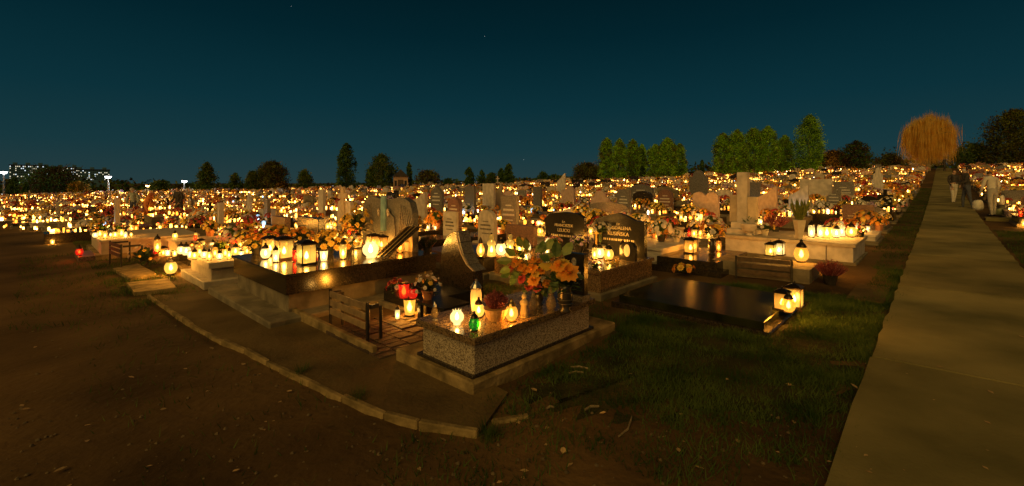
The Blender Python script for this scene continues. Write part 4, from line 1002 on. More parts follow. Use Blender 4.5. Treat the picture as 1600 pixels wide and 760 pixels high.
# ---- upright stones picked out one by one further back: px, top row, Y, width px, shape, material, label
for px, py, Y, wpx, sh, mt, lab, extra in (
    (540, 313, 15.5, 36, 'double', 'stone_pale', 'pale double headstone with raised central cross', 'cross'),
    (797, 306, 13.0, 27, 'rectangular', 'granite_grey', 'grey stele with white lettering behind the angel lanterns', 'text'),
    (764, 287, 20, 21, 'rectangular', 'stone_pale', 'wide cream rectangular headstone on a tall foot', 'foot'),
    (780, 285, 20.5, 10, 'slanted', 'stone_beige', 'narrow slanted cream stele topped by a small cross', 'topcross'),
    (711, 309, 14.5, 24, 'rounded', 'granite_red', 'brown round-topped headstone above the bright lantern cluster', ''),
    (683, 290, 20, 24, 'gabled', 'granite_grey', 'grey gabled headstone behind the yellow flowers', ''),
    (655, 300, 17, 30, 'slanted', 'stone_pale', 'low white slanted headstone left of the gabled one', ''),
    (735, 291, 19, 18, 'rectangular', 'granite_grey', 'grey headstone with a cold white light on top', 'led'),
    (877, 271, 32, 13, 'slanted', 'stone_pale', 'tall pale stepped headstone standing above the rest', ''),
    (938, 298, 17, 27, 'shouldered', 'stone_pink', 'pinkish shouldered headstone left of the grey ones', ''),
    (975, 296, 17.5, 18, 'rectangular', 'granite_grey', 'narrow grey headstone right of the pinkish one', ''),
    (1002, 288, 22, 34, 'rounded', 'granite_grey', 'wide low-arched grey headstone in the middle distance', ''),
    (1092, 266, 25, 24, 'shouldered', 'granite_grey', 'tall grey shouldered monument below the green trees', 'foot'),
    (1103, 300, 15.5, 33, 'double', 'stone_pink', 'wide rosy wavy-topped headstone left of the tall cross', ''),
    (1197, 292, 14.5, 26, 'slanted', 'stone_pink', 'brown-beige leaf-shaped headstone right of the tall cross', ''),
    (1248, 289, 16, 22, 'slanted', 'stone_pale', 'white headstone lit cold blue right of the tall cross', 'led'),
    (1180, 285, 17, 12, 'rectangular', 'granite_grey', 'grey stone with a blue light near the tall cross', 'led'),
    (1275, 280, 22, 36, 'rectangular', 'stone_pale', 'wide pale rectangular headstone under the green trees', ''),
    (1318, 284, 21, 22, 'rectangular', 'granite_grey', 'grey headstone with lanterns before it near the path', ''),
    (1303, 294, 17, 16, 'slanted', 'granite_grey', 'grey slanted stone right of the blue-lit one', ''),
    (1372, 262, 26, 10, 'shouldered', 'stone_pale', 'slender pale monument near the willow', 'foot'),
    (840, 292, 19, 13, 'rectangular', 'granite_grey', 'small stone with a glaring cold white lamp', 'led'),
    (183, 310, 16, 12, 'rectangular', 'stone_pale', 'tall narrow white pillar stone lit blue, on the far side', 'led'),
    (90, 318, 24, 15, 'rounded', 'stone_beige', 'beige round-topped headstone on the far side of the field', ''),
    (345, 317, 17, 12, 'rectangular', 'stone_pale', 'white framed narrow headstone right of the dark-coated person', 'frame'),
    (390, 302, 22, 12, 'shouldered', 'stone_pale', 'pale shouldered headstone under the broad tree', ''),
    (418, 312, 18, 11, 'rectangular', 'granite_grey', 'small stone glowing blue among yellow lanterns', 'led'),
    (430, 327, 15, 16, 'rectangular', 'granite_grey', 'low stone with a cold white strip light', 'led'),
    (503, 296, 20, 14, 'rectangular', 'stone_pale', 'pale narrow headstone left of the double one with cross', ''),
    (480, 348, 10.8, 30, 'slanted', 'granite_dark', 'dark slanted headstone behind the square lanterns', ''),
    (425, 352, 11.2, 30, 'rectangular', 'granite_dark', 'dark framed headstone left of the slanted dark one', 'frame'),
    (888, 290, 20, 20, 'wavy', 'stone_pink', 'rosy wavy headstone under the dark bush', ''),
    (1040, 296, 18, 20, 'rounded', 'granite_red', 'reddish round headstone among red flowers', '')):
    p = AT(px, Y); u_, v_ = UV(p.x, p.y); wd = wpx*Y/F/.84; ztop = CH-(py-HY)*Y/F - p.z
    e = empty('gravestone', p, UA); tag(e, lab, 'gravestone'); DECO.append((p, wd, lab)); FOOT.append((u_-1.0, u_+.5, v_-wd/2-.2, v_+wd/2+.2))
    b0 = .30 if 'foot' not in extra else .5
    if ztop < .65: b0 = .12
    ob('foot', box_mesh(mt), e, (0, 0, -.1), (0, 0, 0), (.42, wd*1.12, b0+.1))
    h = ob('headstone', hs_mesh(sh, mt), e, (0, 0, b0), (0, 0, 0), (.13, wd, ztop-b0))
    ob('plot_slab', box_mesh('granite_dark' if px % 2 else 'concrete_grey'), e, (-1.0, 0, -.1), (0, 0, 0), (1.6, max(.9, wd), .40))
    if extra == 'cross':
        m = MB(); t = ztop; m.add(boxv(-.13, -.06, -.11, .11, b0, t+.45), BOXF); m.add(boxv(-.132, -.058, -.3, .3, t+.06, t+.24), BOXF); ob('cross', m.mesh('cross', 'stone_beige'), e)
    if extra == 'topcross':
        m = MB(); m.add(boxv(-.02, .02, .1-.02, .1+.02, ztop-.05, ztop+.28), BOXF); m.add(boxv(-.022, .022, .0, .2, ztop+.14, ztop+.18), BOXF); ob('cross', m.mesh('cross', 'stone_pale'), e)
    if extra == 'text':
        ob('inscription', inscription_mesh('letter_white', 33), e, (-.067, 0, b0-.05), (0, 0, 0), (.012, wd*1.1, (ztop-b0)*1.08))
    if extra == 'frame':
        m = MB(); hh = ztop-b0
        prism(m, [(a*wd, b0+c_*hh) for a, c_ in ((-.5, 0), (-.36, 0), (-.36, .86), (.36, .86), (.36, 0), (.5, 0), (.5, 1), (-.5, 1))], -.09, -.066)
        ob('frame', m.mesh('frame', 'stone_pale'), e)
    if extra == 'led':
        lantern((p.x-.35*UX, p.y-.35*UY, p.z+.33), 'tall', 'glass_led', 'cold blue-white lamp by the ' + ' '.join(lab.split()[:9]), s=1.3)
    elif ztop > .6 and not extra and mt.startswith('granite'):
        ob('inscription', inscription_mesh('letter_white', px % 9), e, (-.066, 0, b0), (0, 0, 0), (.012, wd, (ztop-b0)))
# ================================================================== THE FIELD OF GRAVES
rnd = random.Random(77)
def taken(u0, u1, v0, v1):
    return any(u0 < b and u1 > a and v0 < d and v1 > c for a, b, c, d in FOOT)
ROWS = []
us = [2.35, 5.5, 8.4, 11.1]
while us[-1] < 88: us.append(us[-1] + (2.85 if us[-1] < 40 else 3.0))
for r_, u0 in enumerate(us):
    vmin = 10.9 if r_ == 0 else 5.9 if r_ == 1 else 3.9 if r_ == 2 else 1.15
    ROWS.append((r_, u0, vmin, 92., 1))
for k in range(24): ROWS.append((200+k, 20.5+2.9*k, -1.7, -60., -1))
TOMBS = []
def bend(v): return 0. if v < 12 else -.009*(v-12)**2 if v < 28 else -2.3-.29*(v-28)
MATW = ['granite_dark']*4 + ['granite_black']*4 + ['granite_grey']*4 + ['granite_red']*3 + ['stone_beige']*4 + ['stone_pale']*3 + ['concrete_grey']*3 + ['stone_pink']*1
for rid, u0, va, vb, sg in ROWS:
    v = va; k = 0
    while (v < vb) if sg > 0 else (v > vb):
        wd = rnd.choice((.95, 1.0, 1.05, 1.1, 1.2, 1.9)); gap = rnd.uniform(.18, .5)
        lo, hi = (v, v+wd) if sg > 0 else (v-wd, v)
        v += sg*(wd+gap)
        du = rnd.uniform(-.15, .15); L = rnd.uniform(1.7, 2.05)
        cu, cv = u0+du+L/2+bend((lo+hi)/2), (lo+hi)/2
        x, y = W(cu, cv)
        spec = dict(rid=rid, k=k, L=L, w=wd, cu=cu, cv=cv, x=x, y=y, mat=rnd.choice(MATW), hm=rnd.choice(MATW), sh=rnd.choice(SHN[:7]*3+['cross']), hs=rnd.uniform(.20, .42), hh=rnd.uniform(.36, .72)*(.75 if rnd.random() < .3 else 1), hw=rnd.uniform(.6, .9), rot=rnd.uniform(-.02, .02), seed=rnd.random(), has=rnd.random() < (.40 if 6 < y < 32 else .6))
        k += 1
        if y < 3 or y > 88: continue
        px, py = PX(x, y, gz(x, y))
        if not (-70 < px < 1680): continue
        if taken(cu-L/2, cu+L/2, lo, hi): spec['has'] = False; continue
        TOMBS.append(spec)
TOMBS.sort(key=lambda s: s['y'])
def rowname(s):
    r_ = s['rid']
    if r_ >= 200: return ordn(r_-200) + ' row right of path', True
    if r_ >= 100: return ordn(r_-100) + ' row on the far left', True
    return ordn(r_) + ' row', False
NT = 250
MATN = dict(granite_dark='dark brown', granite_black='black', granite_grey='grey', granite_red='reddish', stone_beige='beige', stone_pale='pale', concrete_grey='concrete', stone_pink='rosy')
LMATS = ['far_glow_0', 'far_glow_1', 'far_glow_2', 'far_glow_3', 'far_glow_4', 'far_glow_5', 'metal_dark']
FT_M = sorted(set(MATW)); FT_I = {m: i for i, m in enumerate(FT_M)}
far_t, far_l, far_f = MB(), MB(), MB()
PETM = ['petal_yellow', 'petal_white', 'petal_orange', 'petal_pink', 'petal_purple', 'petal_red', 'leaf_green', 'leaf_dark']
LANT, BUNCH = [], []
for i, s in enumerate(TOMBS):
    z = gz(s['x'], s['y']); s['z'] = z; s['h'] = s['hs']
    a = UA+s['rot']
    if i < NT:
        e = empty('tomb', (s['x'], s['y'], z), a)
        rn, _ = rowname(s)
        wv = 'double ' if s['w'] > 1.5 else ''
        hd = ('%s %s headstone' % (MATN[s['hm']], s['sh'])) if s['has'] and s['sh'] != 'cross' else ('%s stone cross' % MATN[s['hm']] if s['has'] else 'without upright stone')
        tag(e, '%s %stomb, %s, %s from path, %s' % (MATN[s['mat']], wv, hd, ordn(s['k']), rn), 'grave', 'graves in rows across the field')
        ob('plinth', box_mesh('concrete_grey'), e, (0, 0, -.12), (0, 0, 0), (s['L']+.16, s['w']+.12, .20))
        ob('side_block', box_mesh(s['mat']), e, (0, 0, .08), (0, 0, 0), (s['L'], s['w'], s['hs']-.13))
        ob('slab', box_mesh(s['mat'], .03), e, (0, 0, s['hs']-.05), (0, 0, 0), (s['L']+.07, s['w']+.06, .05))
        if s['has']:
            hw = s['w']*s['hw'] if s['sh'] != 'cross' else .6
            h = ob('headstone', hs_mesh(s['sh'], s['hm']), e, (s['L']/2-.16, 0, s['hs']), (0, 0, 0), (.11, hw, s['hh']*(1.15 if s['sh'] == 'cross' else 1)))
            if s['sh'] != 'cross' and s['y'] < 30 and s['seed'] < .75:
                ob('inscription', inscription_mesh('letter_black' if s['hm'].startswith('stone') or s['hm'] == 'concrete_grey' else 'letter_gold' if s['seed'] < .4 else 'letter_white', int(s['seed']*12)), h, (-.54, 0, -.03), (0, 0, 0), (.1, 1, .92))
    else:
        mt = Matrix.Translation((s['x'], s['y'], z)) @ Matrix.Rotation(a, 4, 'Z')
        far_t.add(boxv(-s['L']/2, s['L']/2, -s['w']/2, s['w']/2, -.1, s['hs']), BOXF, FT_I[s['mat']], mt)
        if s['has']:
            P = [(yy*s['w']*s['hw'], s['hs']+zz*s['hh']) for yy, zz in SHAPES[s['sh']]]
            prism(far_t, P, s['L']/2-.2, s['L']/2-.09, FT_I[s['hm']], mt)
    # candles and flowers of this grave
    mt = Matrix.Translation((s['x'], s['y'], z)) @ Matrix.Rotation(a, 4, 'Z')
    nl = int((1.25 if s['y'] < 14 else 1.5)*(1+.55*math.sin(s['cu']*.33+1.7*math.sin(s['cv']*.21))*math.sin(s['cv']*.29+s['cu']*.11))*rnd.choice((4, 5, 6, 7, 8, 9, 10, 12)) * (1.35 if s['w'] > 1.5 else 1)); spots = []
    for j in range(nl*3):
        if len(spots) >= nl: break
        q = (rnd.uniform(-s['L']/2+.08, s['L']/2-.35) if rnd.random() < .75 else -s['L']/2+.1, rnd.uniform(-s['w']/2+.08, s['w']/2-.08))
        if all(abs(q[0]-b[0])+abs(q[1]-b[1]) > .15 for b in spots): spots.append(q)
    for j, q in enumerate(sorted(spots, key=lambda t: -t[1])):
        LANT.append((s, j, mt @ Vector((q[0], q[1], s['hs']))))
    if s['y'] > 12:
        for j in range(3): LANT.append((s, 40+j, mt @ Vector((-s['L']/2-.18-.1*rnd.random(), rnd.uniform(-.5, .5)*s['w'], .02))))
    nb = rnd.choice((3, 4, 4, 5, 6)) if s['y'] < 30 else rnd.choice((2, 3, 3, 4, 5))
    for j in range(nb):
        q = (rnd.uniform(-.1, .75)*s['L']/2, (j+.5)/nb*s['w']-s['w']/2+rnd.uniform(-.1, .1))
        if any(abs(q[0]-b[0])+abs(q[1]-b[1]) < .2 for b in spots): q = (s['L']/2-.42, q[1])
        BUNCH.append((s, j, mt @ Vector((q[0], q[1], s['hs'])), q[0] < s['L']/2-.45))
for p, wd, lab in DECO:
    s = dict(lab=' '.join(lab.split()[:8])); mt = Matrix.Translation(p) @ Matrix.Rotation(UA, 4, 'Z'); wd = max(.9, wd)
    nn = rnd.choice((8, 9, 10, 11, 12))
    for j in range(nn):
        LANT.append((s, j, mt @ Vector((rnd.uniform(-1.72, -.45), ((j+.5)/nn-.5)*wd*.95+rnd.uniform(-.05, .05), .30))))
    for j in range(4): BUNCH.append((s, j, mt @ Vector((rnd.uniform(-.95, -.35), ((j+.5)/4-.5)*wd*1.05, .30)), True))
LANT.sort(key=lambda t: t[2].y); BUNCH.sort(key=lambda t: t[2].y)
NLI = 300 - LN[0]
cl_w = ['glass_yellow']*8 + ['glass_white']*6 + ['glass_amber']*7 + ['glass_orange']*2 + ['glass_red']*2
CNAME = dict(glass_yellow='yellow', glass_white='white', glass_amber='amber', glass_orange='orange', glass_red='red', glass_led='blue')
for i, (s, j, p) in enumerate(LANT):
    sc = rnd.uniform(.75, 1.25)
    if i < NLI:
        ty = rnd.choice(('round', 'round', 'tall', 'cup', 'pine', 'box', 'angel')); gl = rnd.choice(cl_w)
        tyn = {'cup': 'low', 'pine': 'teardrop', 'box': 'square', 'angel': 'figure-shaped'}.get(ty, ty)
        if 'lab' in s: lab = '%s %s lantern, %s by the %s' % (CNAME[gl], tyn, ordn(j), s['lab'])
        else: lab = '%s %s lantern, %s on %s tomb from path, %s' % (CNAME[gl], tyn, ordn(j), ordn(s['k']), rowname(s)[0])
        lantern(p, ty, gl, lab, s=sc, single=True, fl='flame_small' if gl != 'glass_red' else 'flame', lid=rnd.choice(('metal_dark', 'metal_dark', 'metal_gold')), group='lit lanterns on the graves')
    else:
        h = rnd.uniform(.06, .16)*sc; r0 = rnd.uniform(.022, .042)*sc; n = 6 if p.y < 35 else 5
        t = (rnd.random()*.55 + (s['seed'] if 'seed' in s else .5)*.45) if rnd.random() < .6 else rnd.random(); mi = 0 if t < .32 else 1 if t < .52 else 2 if t < .86 else 3 if t < .90 else 4 if t < .985 else 5
        v = [(p.x+rr*math.cos(2*math.pi*k/n), p.y+rr*math.sin(2*math.pi*k/n), p.z+zz) for rr, zz in ((r0*.8, .01), (r0, h*.6), (r0*.7, h)) for k in range(n)]
        f = [(q*n+k, q*n+(k+1) % n, q*n+n+(k+1) % n, q*n+n+k) for q in range(2) for k in range(n)]
        far_l.add(v, f, mi)
        v = [(p.x+r0*.85*math.cos(2*math.pi*k/n), p.y+r0*.85*math.sin(2*math.pi*k/n), p.z+h) for k in range(n)] + [(p.x, p.y, p.z+h*1.35)]
        far_l.add(v, [(k, (k+1) % n, n) for k in range(n)], 6)
NB = 270
for i, (s, j, p, low) in enumerate(BUNCH):
    cl, me = rnd.choice(FS); sc = rnd.uniform(.85, 1.5)
    if i < NB:
        where = 'by the ' + s['lab'] if 'lab' in s else 'on %s tomb from path, %s' % (ordn(s['k']), rowname(s)[0])
        tag(ob('potted_flowers', me, None, p, (0, 0, rnd.uniform(0, 6)), (sc, sc, sc*rnd.uniform(.8, 1.2))), '%s flowers, %s pot %s' % ('-'.join(CN[c].split()[-1] for c in cl), ordn(j), where), 'flowers', 'flower pots on the graves')
    else:
        rad = rnd.uniform(.15, .32); ci = [PETM.index('petal_'+c) for c in cl]; nbl = 13 if p.y < 40 else 8
        for k in range(nbl):
            t = (k+.5)/nbl; zz = 1-t*.95; rr = math.sqrt(1-zz*zz); a = k*2.4
            d = Vector((rr*math.cos(a), rr*math.sin(a), zz)); c = p + Vector((d.x*rad, d.y*rad, .1+d.z*rad)); sz = rad*rnd.uniform(.28, .45)
            u1 = d.orthogonal().normalized(); u2 = d.cross(u1)
            far_f.add([c+u1*sz, c+u2*sz, c-u1*sz, c-u2*sz, c+d*sz*.6], [(0, 1, 4), (1, 2, 4), (2, 3, 4), (3, 0, 4)], rnd.choice(ci))
        for k in range(7):
            a = rnd.uniform(0, 6.28); d = Vector((math.cos(a), math.sin(a), rnd.uniform(-.2, .6)))
            s1 = Vector((-math.sin(a), math.cos(a), 0))*rad*.3; b0 = p+Vector((0, 0, .08))
            far_f.add([b0, b0+d*rad*.7+s1, b0+d*rad*1.15, b0+d*rad*.7-s1], [(0, 1, 2, 3)], 6 if k % 2 else 7)
tag(ob('far_graves', far_t.mesh('far_graves', FT_M)), 'mass of small graves in the far rows of the field', 'graves', kind='stuff')
tag(ob('far_lanterns', far_l.mesh('far_lanterns', LMATS)), 'countless glowing lanterns in the far rows of the field', 'lanterns', kind='stuff')
tag(ob('far_flowers', far_f.mesh('far_flowers', PETM)), 'countless flowers on the graves in the far rows', 'flowers', kind='stuff')

# ================================================================== TREES
def cards(P, D, sz, rs, mats, name, mi=None, aspect=.55):
    n = len(P); a = rs.normal(size=(n, 3)); a /= np.linalg.norm(a, axis=1)[:, None]
    b = rs.normal(size=(n, 3)); b -= (b*a).sum(1)[:, None]*a; b /= np.linalg.norm(b, axis=1)[:, None]
    s = (sz*rs.uniform(.6, 1.4, n))[:, None]
    v = np.stack([P-a*s, P+b*s*aspect, P+a*s, P-b*s*aspect], 1).reshape(-1, 3)
    me = bpy.data.meshes.new(name); me.vertices.add(4*n); me.vertices.foreach_set('co', v.ravel().astype(np.float32))
    me.loops.add(4*n); me.loops.foreach_set('vertex_index', np.arange(4*n, dtype=np.int32))
    me.polygons.add(n); me.polygons.foreach_set('loop_start', np.arange(0, 4*n, 4, dtype=np.int32)); me.polygons.foreach_set('loop_total', np.full(n, 4, np.int32))
    for m_ in mats: me.materials.append(M[m_])
    if mi is not None: me.polygons.foreach_set('material_index', mi.astype(np.int32))
    me.update(); me.validate(); return me
def prof(kind, t):
    if kind == 'column': return np.interp(t, [0, .06, .25, .55, .8, .93, 1], [.45, .8, 1, .95, .72, .4, .05])
    if kind == 'cone': return np.interp(t, [0, .08, .3, .6, .85, 1], [.7, 1, .9, .58, .27, .03])
    if kind == 'round': return np.interp(t, [0, .08, .25, .5, .75, .92, 1], [.5, .75, .97, 1, .85, .5, .12])
    if kind == 'egg': return np.interp(t, [0, .1, .3, .5, .75, .92, 1], [.55, .82, 1, .95, .72, .4, .06])
def tree(px, ptop, wpx, Y, kind, mats, label, name='tree', n=2600, leaf=.16, base=.06, bark='bark', seed=0, group=None, pbase=None):
    p = AT(px, Y); rs = np.random.RandomState(seed+int(px)); H = CH-(ptop-HY)*Y/F - p.z; Wd = wpx*Y/F
    e = empty(name, p); zb = H*base
    m = MB(); r0 = max(.05, Wd*.045)
    tube(m, [(0, 0, -.3), (r0*.3, 0, H*.25), (-r0*.2, r0*.3, H*.55), (0, 0, H*.9)], [r0*1.2, r0*.9, r0*.55, r0*.12], 7)
    for i in range(9):
        t = .2+.075*i; a = i*2.4; L = Wd*.42*float(prof(kind, np.array(t)))
        tube(m, [(0, 0, H*t), (L*.5*math.cos(a), L*.5*math.sin(a), H*t+L*.35), (L*math.cos(a), L*math.sin(a), H*t+L*.8)], [r0*.4, r0*.25, r0*.06], 5)
    ob('trunk', m.mesh('trunk', bark), e)
    # clumps spread through the crown's volume
    nc = max(24, n//26); t = rs.uniform(0, 1, nc)**.9; ang = rs.uniform(0, 6.283, nc); lump = 1+.14*np.sin(3*ang+seed)+.10*np.sin(7*t*3+ang*2)
    rad = prof(kind, t)*Wd/2*lump*np.sqrt(rs.uniform(.12, 1, nc))*.94
    C = np.stack([rad*np.cos(ang), rad*np.sin(ang), zb+t*(H-zb)*.97], 1)
    idx = rs.randint(0, nc, n); sg = np.where(t > .9, .5, 1.0)[idx][:, None]*Wd*(.075 if kind != 'column' else .065)
    P = C[idx] + rs.normal(size=(n, 3))*sg*np.array([1, 1, 1.25 if kind in ('column', 'egg') else .9])
    cm = rs.randint(0, len(mats), nc)[idx]
    ob('crown', cards(P, None, leaf*Y/70, rs, mats, 'crown', cm), e)
    return tag(e, label, 'tree', group)
CON = ['foliage_conifer']; DK = ['foliage_conifer', 'foliage_olive']; GRN = ['foliage_green', 'foliage_green', 'foliage_olive']; BR = ['foliage_brown', 'foliage_olive']
GR = 'trees beyond the graves'
for a in (
    (541, 223, 28, 58, 'column', CON, 'tallest slim dark cypress in the middle of the field', 'cypress_tree', 3600),
    (597, 243, 46, 60, 'egg', DK, 'broad pointed dark conifer beside the small chapel', 'conifer_tree', 3800),
    (579, 262, 16, 61, 'column', CON, 'short cypress tucked against the broad pointed conifer', 'cypress_tree', 1500),
    (639, 253, 13, 62, 'cone', CON, 'thin pointed cypress right of the chapel', 'cypress_tree', 1200),
    (733, 261, 15, 64, 'column', CON, 'slim cypress, first of the small group in mid-field', 'cypress_tree', 1500),
    (753, 266, 12, 64, 'column', CON, 'shorter slim cypress, second of the small mid-field group', 'cypress_tree', 1200),
    (768, 270, 18, 66, 'round', DK, 'low rounded bush between the mid-field cypresses', 'bush', 1200),
    (783, 264, 15, 65, 'egg', CON, 'dark conifer just left of the blunt cypress', 'conifer_tree', 1400),
    (795, 256, 16, 63, 'column', CON, 'blunt-topped cypress at the end of the mid-field group', 'cypress_tree', 1800),
    (22, 277, 14, 60, 'column', CON, 'slim cypress at the far left edge of the field', 'cypress_tree', 1200),
    (40, 284, 10, 60, 'cone', CON, 'small pointed cypress left of the broad dark tree', 'cypress_tree', 900),
    (323, 254, 32, 62, 'cone', DK, 'wide cone-shaped conifer right of the lamp posts', 'conifer_tree', 2800),
    (476, 267, 26, 64, 'egg', DK, 'small rounded conifer between broad tree and tall cypress', 'conifer_tree', 1800),
    (85, 262, 66, 70, 'round', ['foliage_conifer', 'foliage_brown'], 'broad dark tree in front of the apartment blocks', 'broadleaf_tree', 4200),
    (123, 284, 26, 62, 'round', ['foliage_gold', 'foliage_olive'], 'small golden tree left of the lamp post', 'broadleaf_tree', 1500),
    (425, 253, 52, 64, 'round', BR, 'broad brown-green tree left of the small rounded conifer', 'broadleaf_tree', 3800),
    (395, 268, 26, 62, 'egg', DK, 'dark conifer left of the broad brown-green tree', 'conifer_tree', 1600),
    (367, 271, 20, 62, 'egg', DK, 'small dark conifer right of the cone-shaped one', 'conifer_tree', 1300),
    (440, 285, 22, 55, 'round', ['foliage_gold', 'foliage_brown'], 'low golden brown bush under the broad tree', 'bush', 1200),
    (250, 283, 26, 68, 'round', DK, 'dark rounded tree behind the orange-jacketed person', 'broadleaf_tree', 1600),
    (668, 267, 40, 80, 'round', BR, 'hazy brown tree right of the thin cypress', 'broadleaf_tree', 1500),
    (700, 280, 16, 68, 'egg', CON, 'small dark shrub left of the mid-field cypresses', 'bush', 800),
    (848, 270, 20, 74, 'egg', CON, 'small dark conifer right of mid-field', 'conifer_tree', 1100),
    (866, 274, 22, 74, 'round', DK, 'low dark bush beside the small conifer', 'bush', 1100),
    (918, 256, 50, 68, 'round', BR, 'broad brown bush left of the green trees', 'broadleaf_tree', 2600),
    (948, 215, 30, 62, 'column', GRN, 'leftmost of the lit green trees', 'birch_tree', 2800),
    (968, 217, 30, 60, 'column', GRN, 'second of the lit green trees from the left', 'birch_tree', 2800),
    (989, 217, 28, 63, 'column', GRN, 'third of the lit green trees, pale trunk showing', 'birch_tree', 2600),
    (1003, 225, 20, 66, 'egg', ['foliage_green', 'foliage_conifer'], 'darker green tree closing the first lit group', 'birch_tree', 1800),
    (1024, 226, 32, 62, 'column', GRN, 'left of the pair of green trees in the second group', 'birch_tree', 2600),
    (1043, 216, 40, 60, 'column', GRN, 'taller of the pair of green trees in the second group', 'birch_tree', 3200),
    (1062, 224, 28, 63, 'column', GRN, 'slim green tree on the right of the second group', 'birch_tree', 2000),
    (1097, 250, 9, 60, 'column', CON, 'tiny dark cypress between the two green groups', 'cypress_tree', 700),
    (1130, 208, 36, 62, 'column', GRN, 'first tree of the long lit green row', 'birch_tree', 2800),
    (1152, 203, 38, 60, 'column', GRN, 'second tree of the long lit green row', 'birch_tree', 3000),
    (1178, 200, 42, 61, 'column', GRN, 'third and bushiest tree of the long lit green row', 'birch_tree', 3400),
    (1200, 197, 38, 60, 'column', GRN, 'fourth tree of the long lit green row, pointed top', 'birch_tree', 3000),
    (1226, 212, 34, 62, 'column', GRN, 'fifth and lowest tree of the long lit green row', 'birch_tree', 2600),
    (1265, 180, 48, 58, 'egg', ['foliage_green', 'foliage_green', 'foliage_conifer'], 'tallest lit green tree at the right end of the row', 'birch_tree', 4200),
    (1302, 236, 46, 72, 'round', ['foliage_gold', 'foliage_brown', 'foliage_brown'], 'low tan bush between the tallest green tree and the dark round one', 'bush', 2000),
    (1339, 221, 40, 60, 'round', ['foliage_brown', 'foliage_conifer'], 'dark round brown tree left of the willow', 'broadleaf_tree', 3200),
    (1390, 243, 40, 66, 'round', BR, 'low dark bush left of the willow', 'bush', 1800),
    (1520, 226, 50, 66, 'round', ['foliage_olive', 'foliage_conifer'], 'dark olive tree right of the willow', 'broadleaf_tree', 2800),
    (1588, 172, 72, 62, 'round', ['foliage_olive', 'foliage_olive', 'foliage_brown'], 'large dim tree at the right edge of the picture', 'broadleaf_tree', 9500)):
    green = a[5] is GRN or 'green' in a[6]
    a = (a[0], a[1], a[2]*(.86 if green else 1)) + a[3:]
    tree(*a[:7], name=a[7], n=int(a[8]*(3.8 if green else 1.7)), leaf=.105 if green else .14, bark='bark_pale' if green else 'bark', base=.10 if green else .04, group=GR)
# golden willow
def willow(px, ptop, wpx, Y):
    p = AT(px, Y); H = CH-(ptop-HY)*Y/F-p.z; Wd = wpx*Y/F; e = empty('willow_tree', p); rs = random.Random(6)
    m = MB(); tube(m, [(0, 0, -.3), (.05, 0, H*.3), (-.1, 0, H*.6), (0, 0, H*.85)], [.28, .22, .14, .04], 8)
    mm = MB(); tips = []
    for i in range(46):
        a = i*2.4; t = .45+.5*(i/46); fr = math.sqrt((i % 12+.6)/12); L = Wd*.45*fr*rs.uniform(.75, 1.18); top = H*(.92-.22*fr**2)*rs.uniform(.78, 1.08)
        pts = [Vector((0, 0, H*t*.8)), Vector((L*.45*math.cos(a), L*.45*math.sin(a), top*.95)), Vector((L*.8*math.cos(a), L*.8*math.sin(a), top)), Vector((L*math.cos(a), L*math.sin(a), top*.93))]
        tube(m, pts, [.07, .05, .03, .012], 5); tips.append((pts, top))
    ob('trunk', m.mesh('trunk', 'bark_pale'), e)
    for pts, top in tips:
        for k in range(rs.choice((50, 80, 110, 150))):
            s = rs.uniform(.3, 1); q = pts[1].lerp(pts[2], (s-.3)/.4) if s < .7 else pts[2].lerp(pts[3], (s-.7)/.3)
            q = q + Vector((rs.gauss(0, .25), rs.gauss(0, .25), rs.uniform(-.1, .35)))
            rr = math.hypot(q.x, q.y)/(Wd*.5); L = min(q.z-.6, H*(rs.uniform(.18, .5) + .55*max(0, 1-rr)*rs.random()))
            if L < .3: continue
            a = rs.uniform(0, 6.28); w_ = rs.uniform(.014, .034); sx, sy = math.cos(a)*w_, math.sin(a)*w_; dx, dy = rs.gauss(0, .3), rs.gauss(0, .3)
            up = rs.uniform(.1, .7) if rs.random() < .3 else .15
            mm.add([(q.x, q.y, q.z+up), (q.x+sx+dx*.3, q.y+sy+dy*.3, q.z-L*.3), (q.x+dx, q.y+dy, q.z-L), (q.x-sx+dx*.3, q.y-sy+dy*.3, q.z-L*.3)], [(0, 1, 2, 3)])
    ob('crown', mm.mesh('crown', 'foliage_willow'), e)
    tag(e, 'large golden weeping willow at the end of the path', 'tree')
willow(1450, 173, 76, 58)
# dark wooded skyline
def skyline():
    rs = np.random.RandomState(5); P = []
    for px in np.arange(-120, 1730, 2.2):
        Y = 112 + rs.uniform(-12, 14); hp = np.interp(px, [-120, 60, 180, 300, 500, 620, 900, 1000, 1250, 1330, 1480, 1730], [22, 26, 20, 13, 6, 10, 8, 14, 22, 26, 34, 48]) * (.75+.35*math.sin(px*.11)+.2*math.sin(px*.29+1))
        base = AT(px, Y); top = max(1.2, hp*Y/F)
        n = 22; t = rs.uniform(0, 1, n)
        P.append(np.stack([base.x+rs.normal(0, 1.1, n), base.y+rs.normal(0, 1.6, n), base.z+t*top], 1))
    P = np.concatenate(P); me = cards(P, None, .42, rs, ['foliage_conifer', 'foliage_olive', 'foliage_brown'], 'treeline', rs.randint(0, 3, len(P)))
    tag(ob('treeline', me), 'dark far wood along the horizon behind the graves', 'wood', kind='stuff')
skyline()

